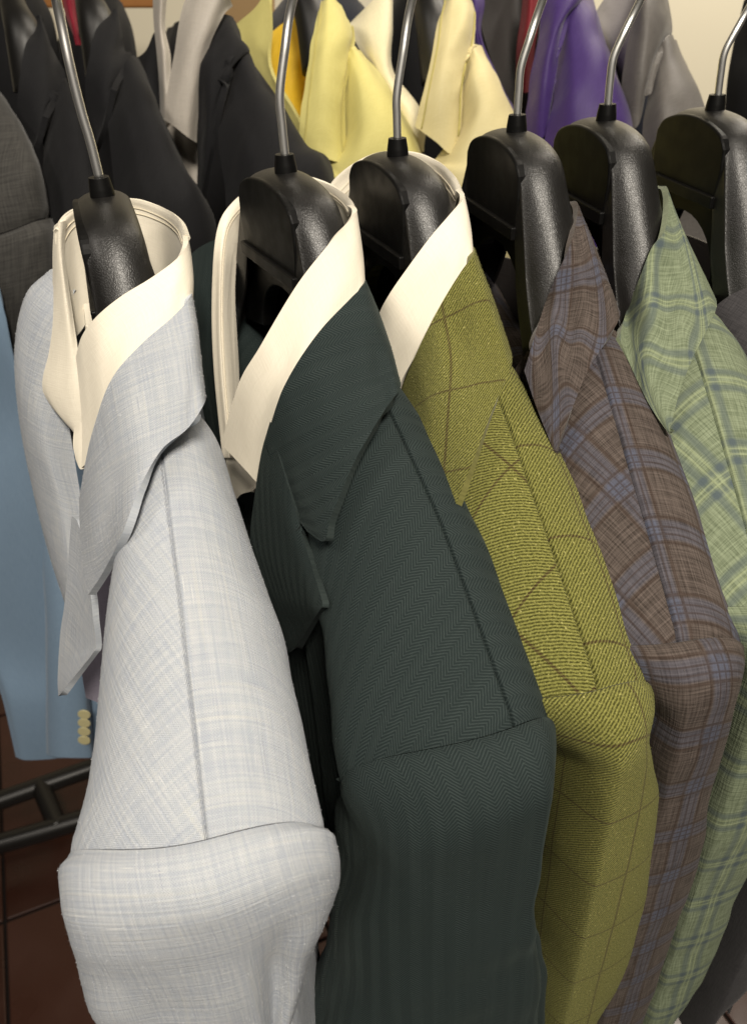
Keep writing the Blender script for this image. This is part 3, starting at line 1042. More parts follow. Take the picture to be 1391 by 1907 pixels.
sheet('collar', pnet(f2, [
    [(352, 476, -0.10), (375, 458, -0.085), (405, 445, -0.07), (440, 440, -0.06)],
    [(345, 560, -0.10), (372, 560, -0.075), (402, 560, -0.065), (436, 560, -0.06)],
    [(350, 660, -0.10), (376, 660, -0.07), (404, 660, -0.055), (436, 660, -0.05)],
    [(370, 760, -0.09), (392, 760, -0.06), (412, 760, -0.045), (440, 760, -0.04)],
    [(392, 860, -0.08), (410, 860, -0.05), (425, 860, -0.035), (450, 860, -0.03)]], 40, 24), M_HERR, J2, thick=0.003, wr=0.001)

# ---- olive tweed jacket
J3 = thing('suit_jacket', 'olive green tweed jacket with thin dark windowpane lines', 'jacket', FR[2].H + [0, 0, -0.6], 'suit jackets on the front rail')
f3 = FR[2]
E_ = jacket_torso(f3, M_TWEED, J3, RIDGE, [(0.0, 0.004), (0.1, 0.010), (0.16, 0.004), (0.236, -0.001)],
             [(0.0, 0.04), (0.1, 0.042), (0.24, 0.043)], [(0, 0.03), (0.24, 0.045)],
             [(0.04, 0.05), (0.12, 0.06), (0.236, 0.034)], [(0.04, 0.05), (0.12, 0.05), (0.236, 0.030)], (0.085, 0.234),
             Rpoly=[(952, 665), (1000, 760), (1050, 860), (1100, 960), (1140, 1060), (1170, 1150), (1195, 1230), (1207, 1262)], seed=22, uvo=(0.012, 0.036))
jacket_sleeve(f3, M_TWEED, J3, E_, 0.022, 0.95, 0.185,
              [(960, 1270), (950, 1350), (945, 1500), (930, 1700), (915, 1905), (890, 2100)],
              [(1206, 1258), (1218, 1285), (1218, 1330), (1209, 1380), (1218, 1430), (1231, 1470), (1225, 1530), (1211, 1600), (1200, 1700), (1180, 1780),
               (1150, 1850), (1112, 1907), (1060, 1990), (1000, 2100)],
              folds=[], seed=24, wr=0.0025, uvo=(0.01, 0.0))
far_half(f3, M_TWEED, J3, 0.035, 0.035, 23)
sheet('collar', colnet(f3, on_torso(f3, E_, [
    [(848, 448, -0.02), (870, 510, -0.018), (893, 570, -0.012), (922, 635, -0.002)],
    [(874, 455, 0.02), (896, 520, 0.022), (918, 580, 0.026), (942, 645, 0.032)],
    [(884, 468, 0.050), (908, 530, 0.062), (932, 600, 0.076), (954, 670, 0.091)],
    [(858, 506, 0.060), (888, 575, 0.076), (914, 648, 0.091), (936, 720, 0.104)],
    [(825, 560, 0.064), (860, 635, 0.081), (892, 705, 0.096), (916, 766, 0.108)],
    [(797, 612, 0.066), (832, 690, 0.083), (864, 765, 0.098), (891, 830, 0.111)],
    [(774, 662, 0.064), (806, 740, 0.081), (840, 820, 0.097), (868, 890, 0.111)],
    [(754, 712, 0.060), (785, 790, 0.076), (820, 870, 0.093), (850, 936, 0.109)],
    [(748, 730, 0.058), (776, 806, 0.073), (812, 882, 0.090), (846, 944, 0.107)]]), dt=0.011),
    M_TWEED, J3, thick=0.0036, uvrot=-0.75, wr=0.0006, seed=26, uvoff=(0.02, 0.012))

# ---- brown plaid jacket
J4 = thing('suit_jacket', 'brown wool jacket with blue grey plaid beside the olive jacket', 'jacket', FR[3].H + [0, 0, -0.6], 'suit jackets on the front rail')
f4 = FR[3]
E_ = jacket_torso(f4, M_BROWN, J4, RIDGE, [(0.0, 0.004), (0.1, 0.011), (0.16, 0.005), (0.236, 0.001)],
             [(0.0, 0.04), (0.1, 0.042), (0.24, 0.043)], [(0, 0.03), (0.24, 0.045)],
             [(0.04, 0.05), (0.12, 0.06), (0.236, 0.034)], [(0.04, 0.05), (0.12, 0.05), (0.236, 0.030)], (0.085, 0.234),
             Rpoly=[(1152, 585), (1190, 690), (1240, 790), (1290, 900), (1320, 970), (1345, 1060), (1360, 1130), (1371, 1178)], seed=32)
jacket_sleeve(f4, M_BROWN, J4, E_, 0.020, 0.95, 0.185,
              [(1120, 1200), (1110, 1350), (1095, 1500), (1060, 1700), (1020, 1905), (970, 2100)],
              [(1371, 1172), (1387, 1195), (1386, 1235), (1367, 1310), (1350, 1400), (1320, 1500), (1300, 1600), (1280, 1680), (1242, 1780), (1200, 1900), (1160, 2000), (1120, 2100)],
              folds=[], seed=34, wr=0.004)
far_half(f4, M_BROWN, J4, 0.035, 0.035, 33)
sheet('collar', colnet(f4, on_torso(f4, E_, [
    [(1030, 372, -0.035), (1055, 425, -0.03), (1080, 480, -0.02), (1112, 552, -0.008)],
    [(1060, 374, 0.0), (1084, 430, 0.005), (1108, 490, 0.015), (1142, 565, 0.03)],
    [(1076, 380, 0.030), (1100, 440, 0.045), (1128, 510, 0.062), (1154, 588, 0.086)],
    [(1064, 448, 0.050), (1088, 515, 0.066), (1112, 580, 0.083), (1128, 636, 0.100)],
    [(1037, 510, 0.058), (1058, 580, 0.074), (1078, 640, 0.090), (1095, 688, 0.106)],
    [(1014, 568, 0.060), (1034, 640, 0.077), (1053, 705, 0.094), (1067, 756, 0.110)],
    [(992, 638, 0.060), (1010, 705, 0.077), (1025, 770, 0.094), (1038, 830, 0.110)],
    [(976, 690, 0.055), (994, 745, 0.072), (1013, 795, 0.090), (1033, 842, 0.108)]]), dt=0.019, taper=0.6),
    M_BROWN, J4, thick=0.0034, uvrot=-0.6, wr=0.0006, seed=36, uvoff=(0.01, 0.01))

# ---- sage green plaid jacket
J5 = thing('suit_jacket', 'sage green plaid jacket with pale yellow and grey lines', 'jacket', FR[4].H + [0, 0, -0.6], 'suit jackets on the front rail')
f5 = FR[4]
E_ = jacket_torso(f5, M_GREEN, J5, RIDGE, [(0.0, 0.004), (0.1, 0.015), (0.16, 0.008), (0.236, 0.002)],
             [(0.0, 0.04), (0.1, 0.042), (0.24, 0.043)], [(0, 0.03), (0.24, 0.045)],
             [(0.04, 0.05), (0.12, 0.06), (0.236, 0.034)], [(0.04, 0.05), (0.12, 0.05), (0.236, 0.030)], (0.085, 0.234),
             Rpoly=[(1332, 565), (1362, 625), (1391, 665), (1450, 790), (1500, 930), (1535, 1060), (1550, 1110)], seed=42)
jacket_sleeve(f5, M_GREEN, J5, E_, 0.020, 0.95, 0.185,
              [(1370, 1120), (1330, 1300), (1290, 1500), (1230, 1700), (1180, 1905), (1120, 2100)],
              [(1552, 1105), (1562, 1135), (1550, 1200), (1500, 1380), (1440, 1540), (1391, 1650), (1340, 1760), (1292, 1845), (1256, 1907), (1200, 2000), (1150, 2100)],
              folds=[], seed=44, wr=0.005)
far_half(f5, M_GREEN, J5, 0.035, 0.035, 43)
sheet('collar', colnet(f5, on_torso(f5, E_, [
    [(1196, 342, -0.035), (1222, 400, -0.03), (1252, 460, -0.02), (1292, 532, -0.008)],
    [(1228, 346, 0.0), (1252, 410, 0.005), (1285, 470, 0.015), (1324, 545, 0.03)],
    [(1244, 354, 0.030), (1272, 425, 0.045), (1302, 495, 0.062), (1334, 570, 0.086)],
    [(1240, 424, 0.050), (1266, 495, 0.066), (1290, 560, 0.083), (1312, 622, 0.100)],
    [(1214, 460, 0.056), (1240, 535, 0.073), (1266, 610, 0.090), (1289, 668, 0.106)],
    [(1190, 518, 0.060), (1216, 590, 0.077), (1243, 665, 0.094), (1267, 725, 0.110)],
    [(1167, 578, 0.060), (1192, 650, 0.077), (1220, 730, 0.095), (1248, 795, 0.112)],
    [(1152, 628, 0.056), (1178, 690, 0.073), (1210, 755, 0.091), (1244, 806, 0.110)]]), dt=0.019, taper=0.6),
    M_GREEN, J5, thick=0.0034, uvrot=-0.6, wr=0.0006, seed=46)

# ---- dark jacket at the right edge
J6 = thing('suit_jacket', 'dark charcoal jacket cut by the right edge beyond the sage jacket', 'jacket', FR[5].H + [0, 0, -0.6], 'suit jackets on the front rail')
f6 = FR[5]
E_ = jacket_torso(f6, M_CHAR, J6, RIDGE, [(0.0, 0.004), (0.236, 0.002)],
             [(0.0, 0.04), (0.1, 0.042), (0.24, 0.043)], [(0, 0.03), (0.24, 0.045)],
             [(0.04, 0.05), (0.12, 0.06), (0.236, 0.034)], [(0.04, 0.05), (0.12, 0.05), (0.236, 0.030)], (0.085, 0.234), seed=52)
jacket_sleeve(f6, M_CHAR, J6, E_, 0.020, 0.95, 0.185,
              [(1520, 1050), (1470, 1300), (1400, 1600), (1320, 1800), (1250, 1905), (1200, 2100)],
              [(1740, 1050), (1720, 1200), (1600, 1500), (1480, 1730), (1391, 1850), (1340, 1890), (1300, 1925), (1240, 2100)], seed=54)
far_half(f6, M_CHAR, J6, 0.035, 0.035, 53)
sheet('collar', colnet(f6, [
    [(1420, 440, 0.03), (1460, 520, 0.05), (1500, 620, 0.08)],
    [(1398, 500, 0.050), (1430, 580, 0.07), (1475, 680, 0.1)],
    [(1368, 545, 0.056), (1400, 640, 0.08), (1440, 730, 0.106)],
    [(1340, 600, 0.06), (1370, 700, 0.085), (1410, 790, 0.11)],
    [(1320, 670, 0.06), (1350, 760, 0.085), (1390, 850, 0.11)]]), M_CHAR, J6, thick=0.0034)

# ------------------------------------------------------------------ shirts inside the first three jackets
S1 = thing('dress_shirt', 'cream white shirt inside the pale linen jacket', 'shirt', FR[0].H + [0, 0, -0.5], 'white shirts inside the jackets')
sheet('collar', pnet(f1, [
    [(101, 428, -0.040), (122, 398, -0.050), (152, 383, -0.055), (205, 372, -0.057), (255, 370, -0.052), (308, 388, -0.038), (338, 410, -0.012), (351, 440, 0.018)],
    [(110, 440, -0.040), (130, 412, -0.050), (158, 397, -0.055), (206, 386, -0.057), (254, 384, -0.052), (302, 402, -0.038), (330, 424, -0.012), (342, 450, 0.016)],
    [(122, 520, -0.040), (140, 480, -0.050), (165, 455, -0.054), (208, 445, -0.056), (256, 440, -0.052), (302, 446, -0.038), (326, 456, -0.012), (338, 466, 0.012)],
    [(130, 640, -0.036), (155, 610, -0.046), (182, 560, -0.050), (216, 540, -0.052), (262, 530, -0.048), (304, 510, -0.034), (324, 495, -0.010), (336, 485, 0.010)]], 40, 90),
    M_SHIRT, S1, thick=0.0028, tuck=[('v0', -0.0016, 0.003)])
sheet('collar', pnet(f1, [
    [(101, 420, -0.046), (108, 414, -0.040), (116, 412, -0.040), (124, 410, -0.044)],
    [(98, 470, -0.050), (106, 470, -0.040), (114, 470, -0.038), (121, 472, -0.042)],
    [(97, 530, -0.050), (108, 535, -0.040), (119, 535, -0.035), (128, 535, -0.038)],
    [(91, 595, -0.048), (109, 600, -0.037), (126, 605, -0.030), (139, 605, -0.032)],
    [(84, 650, -0.045), (106, 665, -0.033), (130, 672, -0.025), (148, 675, -0.024)],
    [(75, 708, -0.040), (100, 725, -0.029), (128, 733, -0.020), (150, 735, -0.016)],
    [(92, 752, -0.032), (112, 768, -0.024), (134, 783, -0.015), (152, 782, -0.010)],
    [(131, 799, -0.020), (136, 803, -0.018), (141, 803, -0.012), (147, 797, -0.008)]], 60, 30), M_SHIRT, S1, thick=0.0018, wr=0.0012, wrs=(60, 12), seed=5)
sheet('collar', colnet(f1, [
    [(350, 436, 0.014), (356, 470, 0.016), (360, 510, 0.020), (360, 545, 0.026)],
    [(349, 456, 0.034), (355, 492, 0.040), (358, 528, 0.046), (356, 566, 0.052)],
    [(326, 484, 0.045), (330, 522, 0.052), (331, 560, 0.058), (326, 596, 0.063)],
    [(281, 517, 0.050), (282, 556, 0.057), (280, 598, 0.064), (274, 638, 0.069)],
    [(226, 551, 0.052), (228, 598, 0.059), (226, 648, 0.066), (222, 696, 0.071)],
    [(180, 589, 0.050), (186, 645, 0.058), (190, 710, 0.064), (191, 772, 0.068)],
    [(154, 624, 0.045), (162, 700, 0.052), (168, 780, 0.058), (168, 850, 0.061)],
    [(142, 664, 0.040), (147, 720, 0.046), (152, 790, 0.051), (151, 872, 0.055)]]), M_SHIRT, S1, thick=0.0024, wr=0.0004, seed=8)
sheet('placket', pnet(f1, [
    [(138, 796, 0.040), (152, 786, 0.044), (178, 780, 0.048)],
    [(136, 828, 0.042), (151, 832, 0.046), (178, 830, 0.050)],
    [(141, 856, 0.044), (151, 874, 0.048), (172, 860, 0.052)]], 16, 14), M_SHIRT, S1)
sheet('yoke', pnet(f1, [
    [(155, 560, -0.05), (200, 520, -0.06), (270, 510, -0.055), (330, 480, -0.02)],
    [(165, 640, -0.03), (205, 620, -0.04), (270, 600, -0.03), (335, 540, 0.0)],
    [(185, 740, 0.0), (215, 720, 0.0), (270, 700, 0.01), (340, 620, 0.02)]], 16, 20), M_SHIRT, S1)

S2 = thing('dress_shirt', 'cream white shirt inside the dark green herringbone jacket', 'shirt', FR[1].H + [0, 0, -0.5], 'white shirts inside the jackets')
sheet('collar', pnet(f2, [
    [(418, 852, 0.000), (402, 690, -0.020), (398, 560, -0.040), (406, 435, -0.055), (432, 378, -0.062), (480, 345, -0.064), (545, 325, -0.058), (604, 338, -0.045), (646, 364, -0.015), (662, 388, 0.018)],
    [(428, 852, 0.008), (414, 690, -0.012), (410, 560, -0.032), (417, 440, -0.050), (442, 390, -0.060), (487, 358, -0.063), (546, 340, -0.058), (603, 352, -0.045), (638, 376, -0.015), (652, 398, 0.016)],
    [(440, 852, 0.004), (430, 690, -0.016), (424, 560, -0.036), (430, 455, -0.053), (453, 410, -0.062), (495, 385, -0.064), (548, 375, -0.058), (604, 380, -0.045), (636, 396, -0.015), (650, 412, 0.014)],
    [(450, 852, -0.006), (446, 690, -0.026), (438, 560, -0.044), (442, 475, -0.058), (462, 440, -0.064), (500, 425, -0.065), (550, 420, -0.058), (608, 425, -0.044), (634, 430, -0.015), (648, 432, 0.012)]], 40, 110),
    M_SHIRT, S2, thick=0.0026, tuck=[('v0', -0.0012, 0.003)], wr=0.0006, wrs=(20, 200))
sheet('collar', colnet(f2, [
    [(656, 380, 0.014), (666, 420, 0.018), (672, 465, 0.022), (674, 508, 0.028)],
    [(664, 392, 0.032), (671, 440, 0.040), (677, 485, 0.045), (680, 527, 0.051)],
    [(646, 416, 0.042), (655, 462, 0.049), (662, 508, 0.055), (664, 549, 0.060)],
    [(614, 452, 0.050), (620, 502, 0.056), (622, 552, 0.062), (617, 597, 0.066)],
    [(552, 531, 0.052), (562, 575, 0.058), (568, 620, 0.064), (565, 662, 0.069)],
    [(484, 645, 0.050), (504, 673, 0.056), (520, 698, 0.061), (529, 722, 0.067)],
    [(444, 716, 0.045), (468, 740, 0.051), (490, 765, 0.057), (504, 790, 0.063)],
    [(412, 828, 0.036), (434, 850, 0.042), (456, 874, 0.048), (478, 898, 0.053)]]), M_SHIRT, S2, thick=0.0024, wr=0.0004, seed=9)
sheet('placket', pnet(f2, [
    [(418, 820, 0.0), (450, 830, 0.012), (490, 850, 0.02)],
    [(424, 880, 0.0), (450, 890, 0.012), (480, 900, 0.02)],
    [(440, 930, 0.0), (450, 920, 0.01), (470, 915, 0.02)]], 14, 14), M_SHIRT, S2)
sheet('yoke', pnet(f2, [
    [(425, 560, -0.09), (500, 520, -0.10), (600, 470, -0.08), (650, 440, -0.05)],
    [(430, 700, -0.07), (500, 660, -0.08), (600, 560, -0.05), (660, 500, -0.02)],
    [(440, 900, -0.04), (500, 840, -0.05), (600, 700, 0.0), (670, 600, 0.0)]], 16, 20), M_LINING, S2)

S3 = thing('dress_shirt', 'cream white shirt inside the olive tweed jacket', 'shirt', FR[2].H + [0, 0, -0.5], 'white shirts inside the jackets')
sheet('collar', pnet(f3, [
    [(600, 430, -0.045), (608, 360, -0.055), (640, 318, -0.062), (700, 285, -0.062), (765, 282, -0.056), (812, 298, -0.042), (845, 325, -0.012), (864, 362, 0.020)],
    [(612, 432, -0.045), (620, 370, -0.055), (650, 330, -0.062), (704, 298, -0.062), (765, 294, -0.056), (808, 310, -0.042), (836, 336, -0.012), (853, 368, 0.018)],
    [(640, 450, -0.045), (642, 400, -0.055), (668, 370, -0.062), (710, 345, -0.062), (765, 340, -0.056), (804, 350, -0.042), (828, 370, -0.012), (846, 385, 0.014)],
    [(660, 500, -0.045), (660, 450, -0.055), (684, 420, -0.062), (716, 395, -0.062), (765, 385, -0.056), (800, 388, -0.042), (824, 396, -0.012), (842, 404, 0.012)]], 36, 90),
    M_SHIRT, S3, thick=0.0026, tuck=[('v0', -0.0012, 0.003)])
sheet('collar', colnet(f3, [
    [(856, 350, 0.014), (866, 385, 0.018), (872, 420, 0.022), (874, 455, 0.028)],
    [(864, 366, 0.032), (872, 402, 0.039), (878, 436, 0.044), (881, 472, 0.050)],
    [(838, 398, 0.042), (848, 434, 0.048), (857, 472, 0.054), (862, 506, 0.058)],
    [(802, 440, 0.047), (814, 478, 0.053), (826, 518, 0.058), (832, 554, 0.062)],
    [(762, 494, 0.050), (776, 530, 0.055), (790, 570, 0.060), (800, 606, 0.064)],
    [(724, 549, 0.050), (744, 585, 0.055), (764, 622, 0.060), (778, 654, 0.063)],
    [(704, 590, 0.045), (722, 630, 0.050), (738, 672, 0.054), (748, 708, 0.057)],
    [(690, 650, 0.040), (704, 690, 0.044), (720, 730, 0.048), (732, 760, 0.052)]]), M_SHIRT, S3, thick=0.0024, wr=0.0004, seed=10)
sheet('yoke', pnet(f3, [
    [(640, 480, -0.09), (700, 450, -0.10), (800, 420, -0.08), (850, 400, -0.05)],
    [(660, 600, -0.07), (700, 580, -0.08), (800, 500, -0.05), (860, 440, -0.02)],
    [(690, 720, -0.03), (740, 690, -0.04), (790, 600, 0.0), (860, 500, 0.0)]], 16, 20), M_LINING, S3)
for f_, J_, o_ in ((f4, J4, (0, 0)), (f5, J5, (165, -30)), (f6, J6, (370, -50))):
    ox, oy = o_
    sheet('lining', net([[f_.loc(t, -0.02 + 0.05 * s, -0.10 - 0.25 * q) for t, s in ((-0.09, 0), (-0.09, 0.5), (-0.07, 1), (0.0, 1.2), (0.04, 1.2))] for q in (0, 0.5, 1)], 12, 24), M_LINING, J_)

M_THREAD = mat_cloth('cream_thread', (0.50, 0.45, 0.35))
for S_ in (S1, S2, S3):
    rings = [k for k in SHEETS.values() if k[0] == S_.name and k[1] == 'collar']
    ring_ob = [c for c in S_.children if c.name.startswith('collar')][0]
    stitch(rings[0][2], 14, 0.0002, M_THREAD, ring_ob)
    stitch(rings[0][2], 17, 0.0002, M_THREAD, ring_ob)
_k = Mat('olive_fibre', 0.9, 0.2); _k.colour((0.22, 0.21, 0.08)); M_FZ3 = _k.m
_k = Mat('pale_fibre', 0.9, 0.2); _k.colour((0.62, 0.64, 0.66)); M_FZ1 = _k.m
_k = Mat('brown_fibre', 0.9, 0.2); _k.colour((0.13, 0.105, 0.09)); M_FZ4 = _k.m
_k = Mat('green_fibre', 0.9, 0.2); _k.colour((0.05, 0.065, 0.06)); M_FZ2 = _k.m
fuzz(J1, 4000, 0.0013, M_FZ1, 1)
fuzz(J2, 3000, 0.0010, M_FZ2, 2)
fuzz(J3, 7000, 0.0015, M_FZ3, 3)
fuzz(J4, 4000, 0.0012, M_FZ4, 4)

# ------------------------------------------------------------------ second row (behind)
def bnet(rows, nv=40, nu=40):
    return net([[at_depth(*p) for p in r] for r in rows], nv, nu)


def bthing(name, label, cat, px, py, Y, group='garments on the rail behind'):
    return thing(name, label, cat, at_depth(px, py, Y), group)


B1 = bthing('suit_jacket', 'charcoal tweed jacket at the left edge behind the pale jacket', 'jacket', 20, 600, 0.72)
sheet('back_panel', bnet([
    [(-120, 150, 0.86), (-40, 130, 0.86), (0, 168, 0.88), (8, 185, 0.94)],
    [(-120, 260, 0.80), (-40, 240, 0.80), (36, 235, 0.82), (46, 250, 0.90)],
    [(-120, 360, 0.76), (-20, 330, 0.75), (68, 315, 0.77), (78, 330, 0.86)],
    [(-120, 450, 0.73), (-10, 435, 0.73), (86, 405, 0.76), (96, 420, 0.86)]]), M_GREYTW, B1, wr=0.002, swap=True, tuck=[('v1', 0.003, 0.004)])
sheet('sleeve', bnet([
    [(-120, 450, 0.75), (-10, 436, 0.732), (88, 406, 0.762), (98, 420, 0.86)],
    [(-120, 480, 0.73), (-10, 462, 0.715), (98, 450, 0.74), (106, 460, 0.86)],
    [(-120, 640, 0.72), (-10, 620, 0.71), (98, 600, 0.735), (104, 610, 0.86)],
    [(-120, 900, 0.72), (-10, 880, 0.71), (90, 860, 0.735), (96, 870, 0.86)],
    [(-110, 1150, 0.73), (-10, 1140, 0.72), (85, 1120, 0.74), (90, 1120, 0.86)]]), M_GREYTW, B1, wr=0.003)


def back_hanger(label, pts, w=0.05):
    h = bthing('suit_hanger', label, 'hanger', *pts[-1], 'hangers on the rail behind')
    P = [at_depth(*p) for p in pts]
    tube('arm', P, 0.016, M_PLG, h, seg=18, radii=[0.010, 0.014, 0.019, 0.022])
    return h


def back_jacket(label, mat, collar, shoulder, far=None, px=(100, 200, 0.8), cat='jacket', name='suit_jacket', seed=1, cthick=0.005, drop=True):
    o = bthing(name, label, cat, *px)
    sheet('collar', bnet(collar, 44, 40), mat, o, thick=cthick, wr=0.003, wrs=(18, 30), seed=seed)
    lastY = [(x, 1250 if x > 110 else 1150, Y + 0.01) for x, y, Y in shoulder[-1]]
    if shoulder[-1][0][1] < 500:
        shoulder = shoulder + [[(x, 800, Y) for x, y, Y in shoulder[-1]]]
    shoulder = shoulder + [lastY]
    sheet('front_panel', bnet(shoulder, 70, 40), mat, o, thick=0.003, wr=0.005, wrs=(14, 20), seed=seed + 1, swap=True)
    if far:
        sheet('front_panel', bnet(far, 30, 24), mat, o, thick=0.004, wr=0.002, seed=seed + 2)
    return o


BA = back_jacket('black jacket behind between the charcoal tweed and another black jacket', M_BLACKW,
    [[(60, 60, 0.95), (74, 25, 0.95), (82, 60, 0.97)],
     [(48, 78, 0.91), (88, 80, 0.92), (100, 95, 0.96)],
     [(36, 140, 0.88), (86, 170, 0.87), (122, 140, 0.91)],
     [(30, 220, 0.87), (70, 220, 0.85), (98, 180, 0.87)],
     [(36, 330, 0.87), (60, 290, 0.84), (80, 215, 0.84)]],
    [[(76, 225, 0.88), (92, 190, 0.88), (120, 145, 0.90), (130, 155, 0.98)],
     [(78, 300, 0.83), (110, 260, 0.82), (150, 230, 0.84), (162, 240, 0.95)],
     [(82, 400, 0.80), (125, 360, 0.78), (180, 330, 0.80), (192, 340, 0.92)],
     [(90, 560, 0.78), (140, 500, 0.75), (215, 450, 0.77), (228, 460, 0.90)],
     [(100, 800, 0.78), (150, 760, 0.75), (230, 720, 0.77), (240, 720, 0.90)]], px=(90, 400, 0.8), seed=61)
BB = back_jacket('black jacket in the middle of three black ones behind', M_BLACKW,
    [[(205, 30, 0.95), (216, 15, 0.95), (222, 30, 0.97)],
     [(180, 50, 0.91), (222, 60, 0.92), (232, 90, 0.96)],
     [(164, 110, 0.88), (205, 120, 0.87), (244, 100, 0.91)],
     [(160, 180, 0.87), (195, 180, 0.85), (222, 135, 0.87)],
     [(165, 300, 0.87), (188, 250, 0.84), (208, 165, 0.84)]],
    [[(205, 180, 0.88), (218, 140, 0.88), (244, 104, 0.90), (256, 110, 0.98)],
     [(206, 250, 0.83), (240, 210, 0.82), (280, 185, 0.84), (294, 195, 0.95)],
     [(212, 350, 0.80), (262, 310, 0.78), (325, 290, 0.80), (338, 300, 0.92)],
     [(222, 480, 0.78), (290, 430, 0.75), (388, 420, 0.77), (400, 430, 0.90)],
     [(235, 800, 0.78), (300, 760, 0.75), (400, 720, 0.77), (410, 720, 0.90)]], px=(240, 400, 0.8), seed=65)
back_hanger('dark hanger inside the black jacket at the far left behind', [(15, -30, 1.04), (28, 20, 1.01), (46, 70, 0.99), (66, 170, 0.98)])
back_hanger('dark hanger inside the black jacket in the middle behind', [(150, -40, 1.04), (165, 0, 1.01), (182, 50, 0.99), (200, 150, 0.98)])
BC = back_jacket('black jacket with a beige grey shirt collar behind', M_BLACKW,
    [[(390, 40, 0.90), (412, 25, 0.90), (430, 28, 0.92), (440, 40, 0.97)],
     [(374, 110, 0.86), (400, 90, 0.86), (440, 62, 0.88), (450, 75, 0.95)],
     [(368, 200, 0.85), (395, 150, 0.84), (456, 96, 0.87), (464, 105, 0.94)],
     [(366, 300, 0.85), (388, 230, 0.83), (425, 125, 0.85), (440, 112, 0.88)],
     [(366, 400, 0.85), (385, 320, 0.83), (410, 180, 0.83), (420, 140, 0.85)]],
    [[(412, 170, 0.87), (428, 130, 0.87), (455, 100, 0.88), (468, 108, 0.96)],
     [(408, 260, 0.82), (450, 210, 0.81), (500, 175, 0.83), (514, 185, 0.94)],
     [(415, 350, 0.79), (475, 290, 0.77), (560, 265, 0.79), (574, 275, 0.91)],
     [(425, 480, 0.77), (500, 420, 0.74), (610, 345, 0.76), (626, 355, 0.88)],
     [(430, 800, 0.77), (520, 760, 0.74), (640, 720, 0.76), (650, 720, 0.88)]],
    far=[[(300, 55, 1.02), (285, 60, 1.02), (270, 95, 1.02), (238, 115, 1.03)],
         [(300, 120, 1.0), (285, 140, 1.0), (262, 150, 1.0), (236, 140, 1.02)],
         [(302, 200, 0.98), (290, 210, 0.98), (275, 200, 0.98), (250, 180, 1.01)],
         [(306, 300, 0.97), (300, 300, 0.97), (290, 280, 0.97), (280, 260, 1.0)]], px=(420, 400, 0.8), seed=69)
SC_ = bthing('dress_shirt', 'beige grey satin shirt collar inside the black jacket behind', 'shirt', 340, 300, 0.85)
sheet('collar', bnet([
    [(352, -20, 0.90), (385, -30, 0.88), (420, -20, 0.88), (434, 10, 0.92)],
    [(335, 30, 0.88), (362, 35, 0.865), (395, 30, 0.865), (414, 32, 0.88)],
    [(322, 110, 0.87), (345, 115, 0.855), (368, 112, 0.855), (384, 105, 0.865)],
    [(308, 190, 0.86), (328, 205, 0.85), (352, 215, 0.848), (370, 215, 0.86)],
    [(306, 222, 0.86), (325, 235, 0.85), (350, 255, 0.848), (366, 265, 0.86)]]), M_BEIGE, SC_, thick=0.004, wr=0.001)
sheet('collar', bnet([
    [(284, -20, 0.99), (300, -20, 0.97), (312, -20, 0.98)],
    [(286, 40, 0.98), (298, 45, 0.96), (308, 50, 0.97)],
    [(292, 100, 0.96), (304, 100, 0.94), (318, 105, 0.95)],
    [(297, 170, 0.95), (305, 170, 0.93), (316, 165, 0.93)],
    [(299, 230, 0.93), (303, 232, 0.92), (309, 215, 0.91)]]), M_BEIGE, SC_, thick=0.004)
sheet('front_panel', bnet([
    [(304, 215, 0.93), (335, 230, 0.92), (372, 240, 0.92)],
    [(318, 270, 0.92), (345, 280, 0.91), (374, 290, 0.91)],
    [(345, 340, 0.91), (360, 340, 0.90), (376, 340, 0.90)],
    [(370, 400, 0.90), (374, 400, 0.90), (380, 400, 0.90)]]), M_BEIGE, SC_, wr=0.004, wrs=(30, 30))

# yellow shirt
BY = back_jacket('pale yellow shirt with a gold inner neck behind', M_YELLOW,
    [[(596, 10, 0.93), (612, -12, 0.93), (630, 5, 0.94), (640, 20, 0.99)],
     [(582, 60, 0.89), (612, 55, 0.88), (650, 55, 0.90), (660, 65, 0.96)],
     [(572, 130, 0.87), (605, 130, 0.86), (640, 115, 0.88), (659, 84, 0.92)],
     [(560, 210, 0.86), (600, 215, 0.85), (628, 205, 0.86), (644, 140, 0.885)],
     [(556, 265, 0.86), (590, 285, 0.85), (624, 300, 0.85), (642, 298, 0.86)]],
    [[(640, 110, 0.90), (650, 95, 0.90), (660, 84, 0.91), (672, 92, 0.98)],
     [(640, 180, 0.88), (670, 150, 0.86), (705, 140, 0.88), (718, 150, 0.96)],
     [(636, 270, 0.87), (680, 240, 0.84), (738, 205, 0.86), (752, 215, 0.95)],
     [(590, 300, 0.87), (670, 320, 0.83), (775, 290, 0.85), (790, 300, 0.94)],
     [(560, 330, 0.87), (660, 420, 0.82), (790, 400, 0.84), (800, 400, 0.92)]],
    far=[[(440, 45, 1.03), (475, 15, 1.01), (502, -25, 1.0)],
         [(442, 75, 1.02), (475, 70, 1.0), (503, 50, 0.99)],
         [(480, 140, 1.0), (492, 140, 0.99), (504, 130, 0.98)],
         [(530, 240, 0.98), (545, 235, 0.97), (560, 230, 0.96)],
         [(570, 320, 0.96), (575, 310, 0.95), (580, 300, 0.94)]], px=(620, 320, 0.85), cat='shirt', name='dress_shirt', seed=73, cthick=0.003)
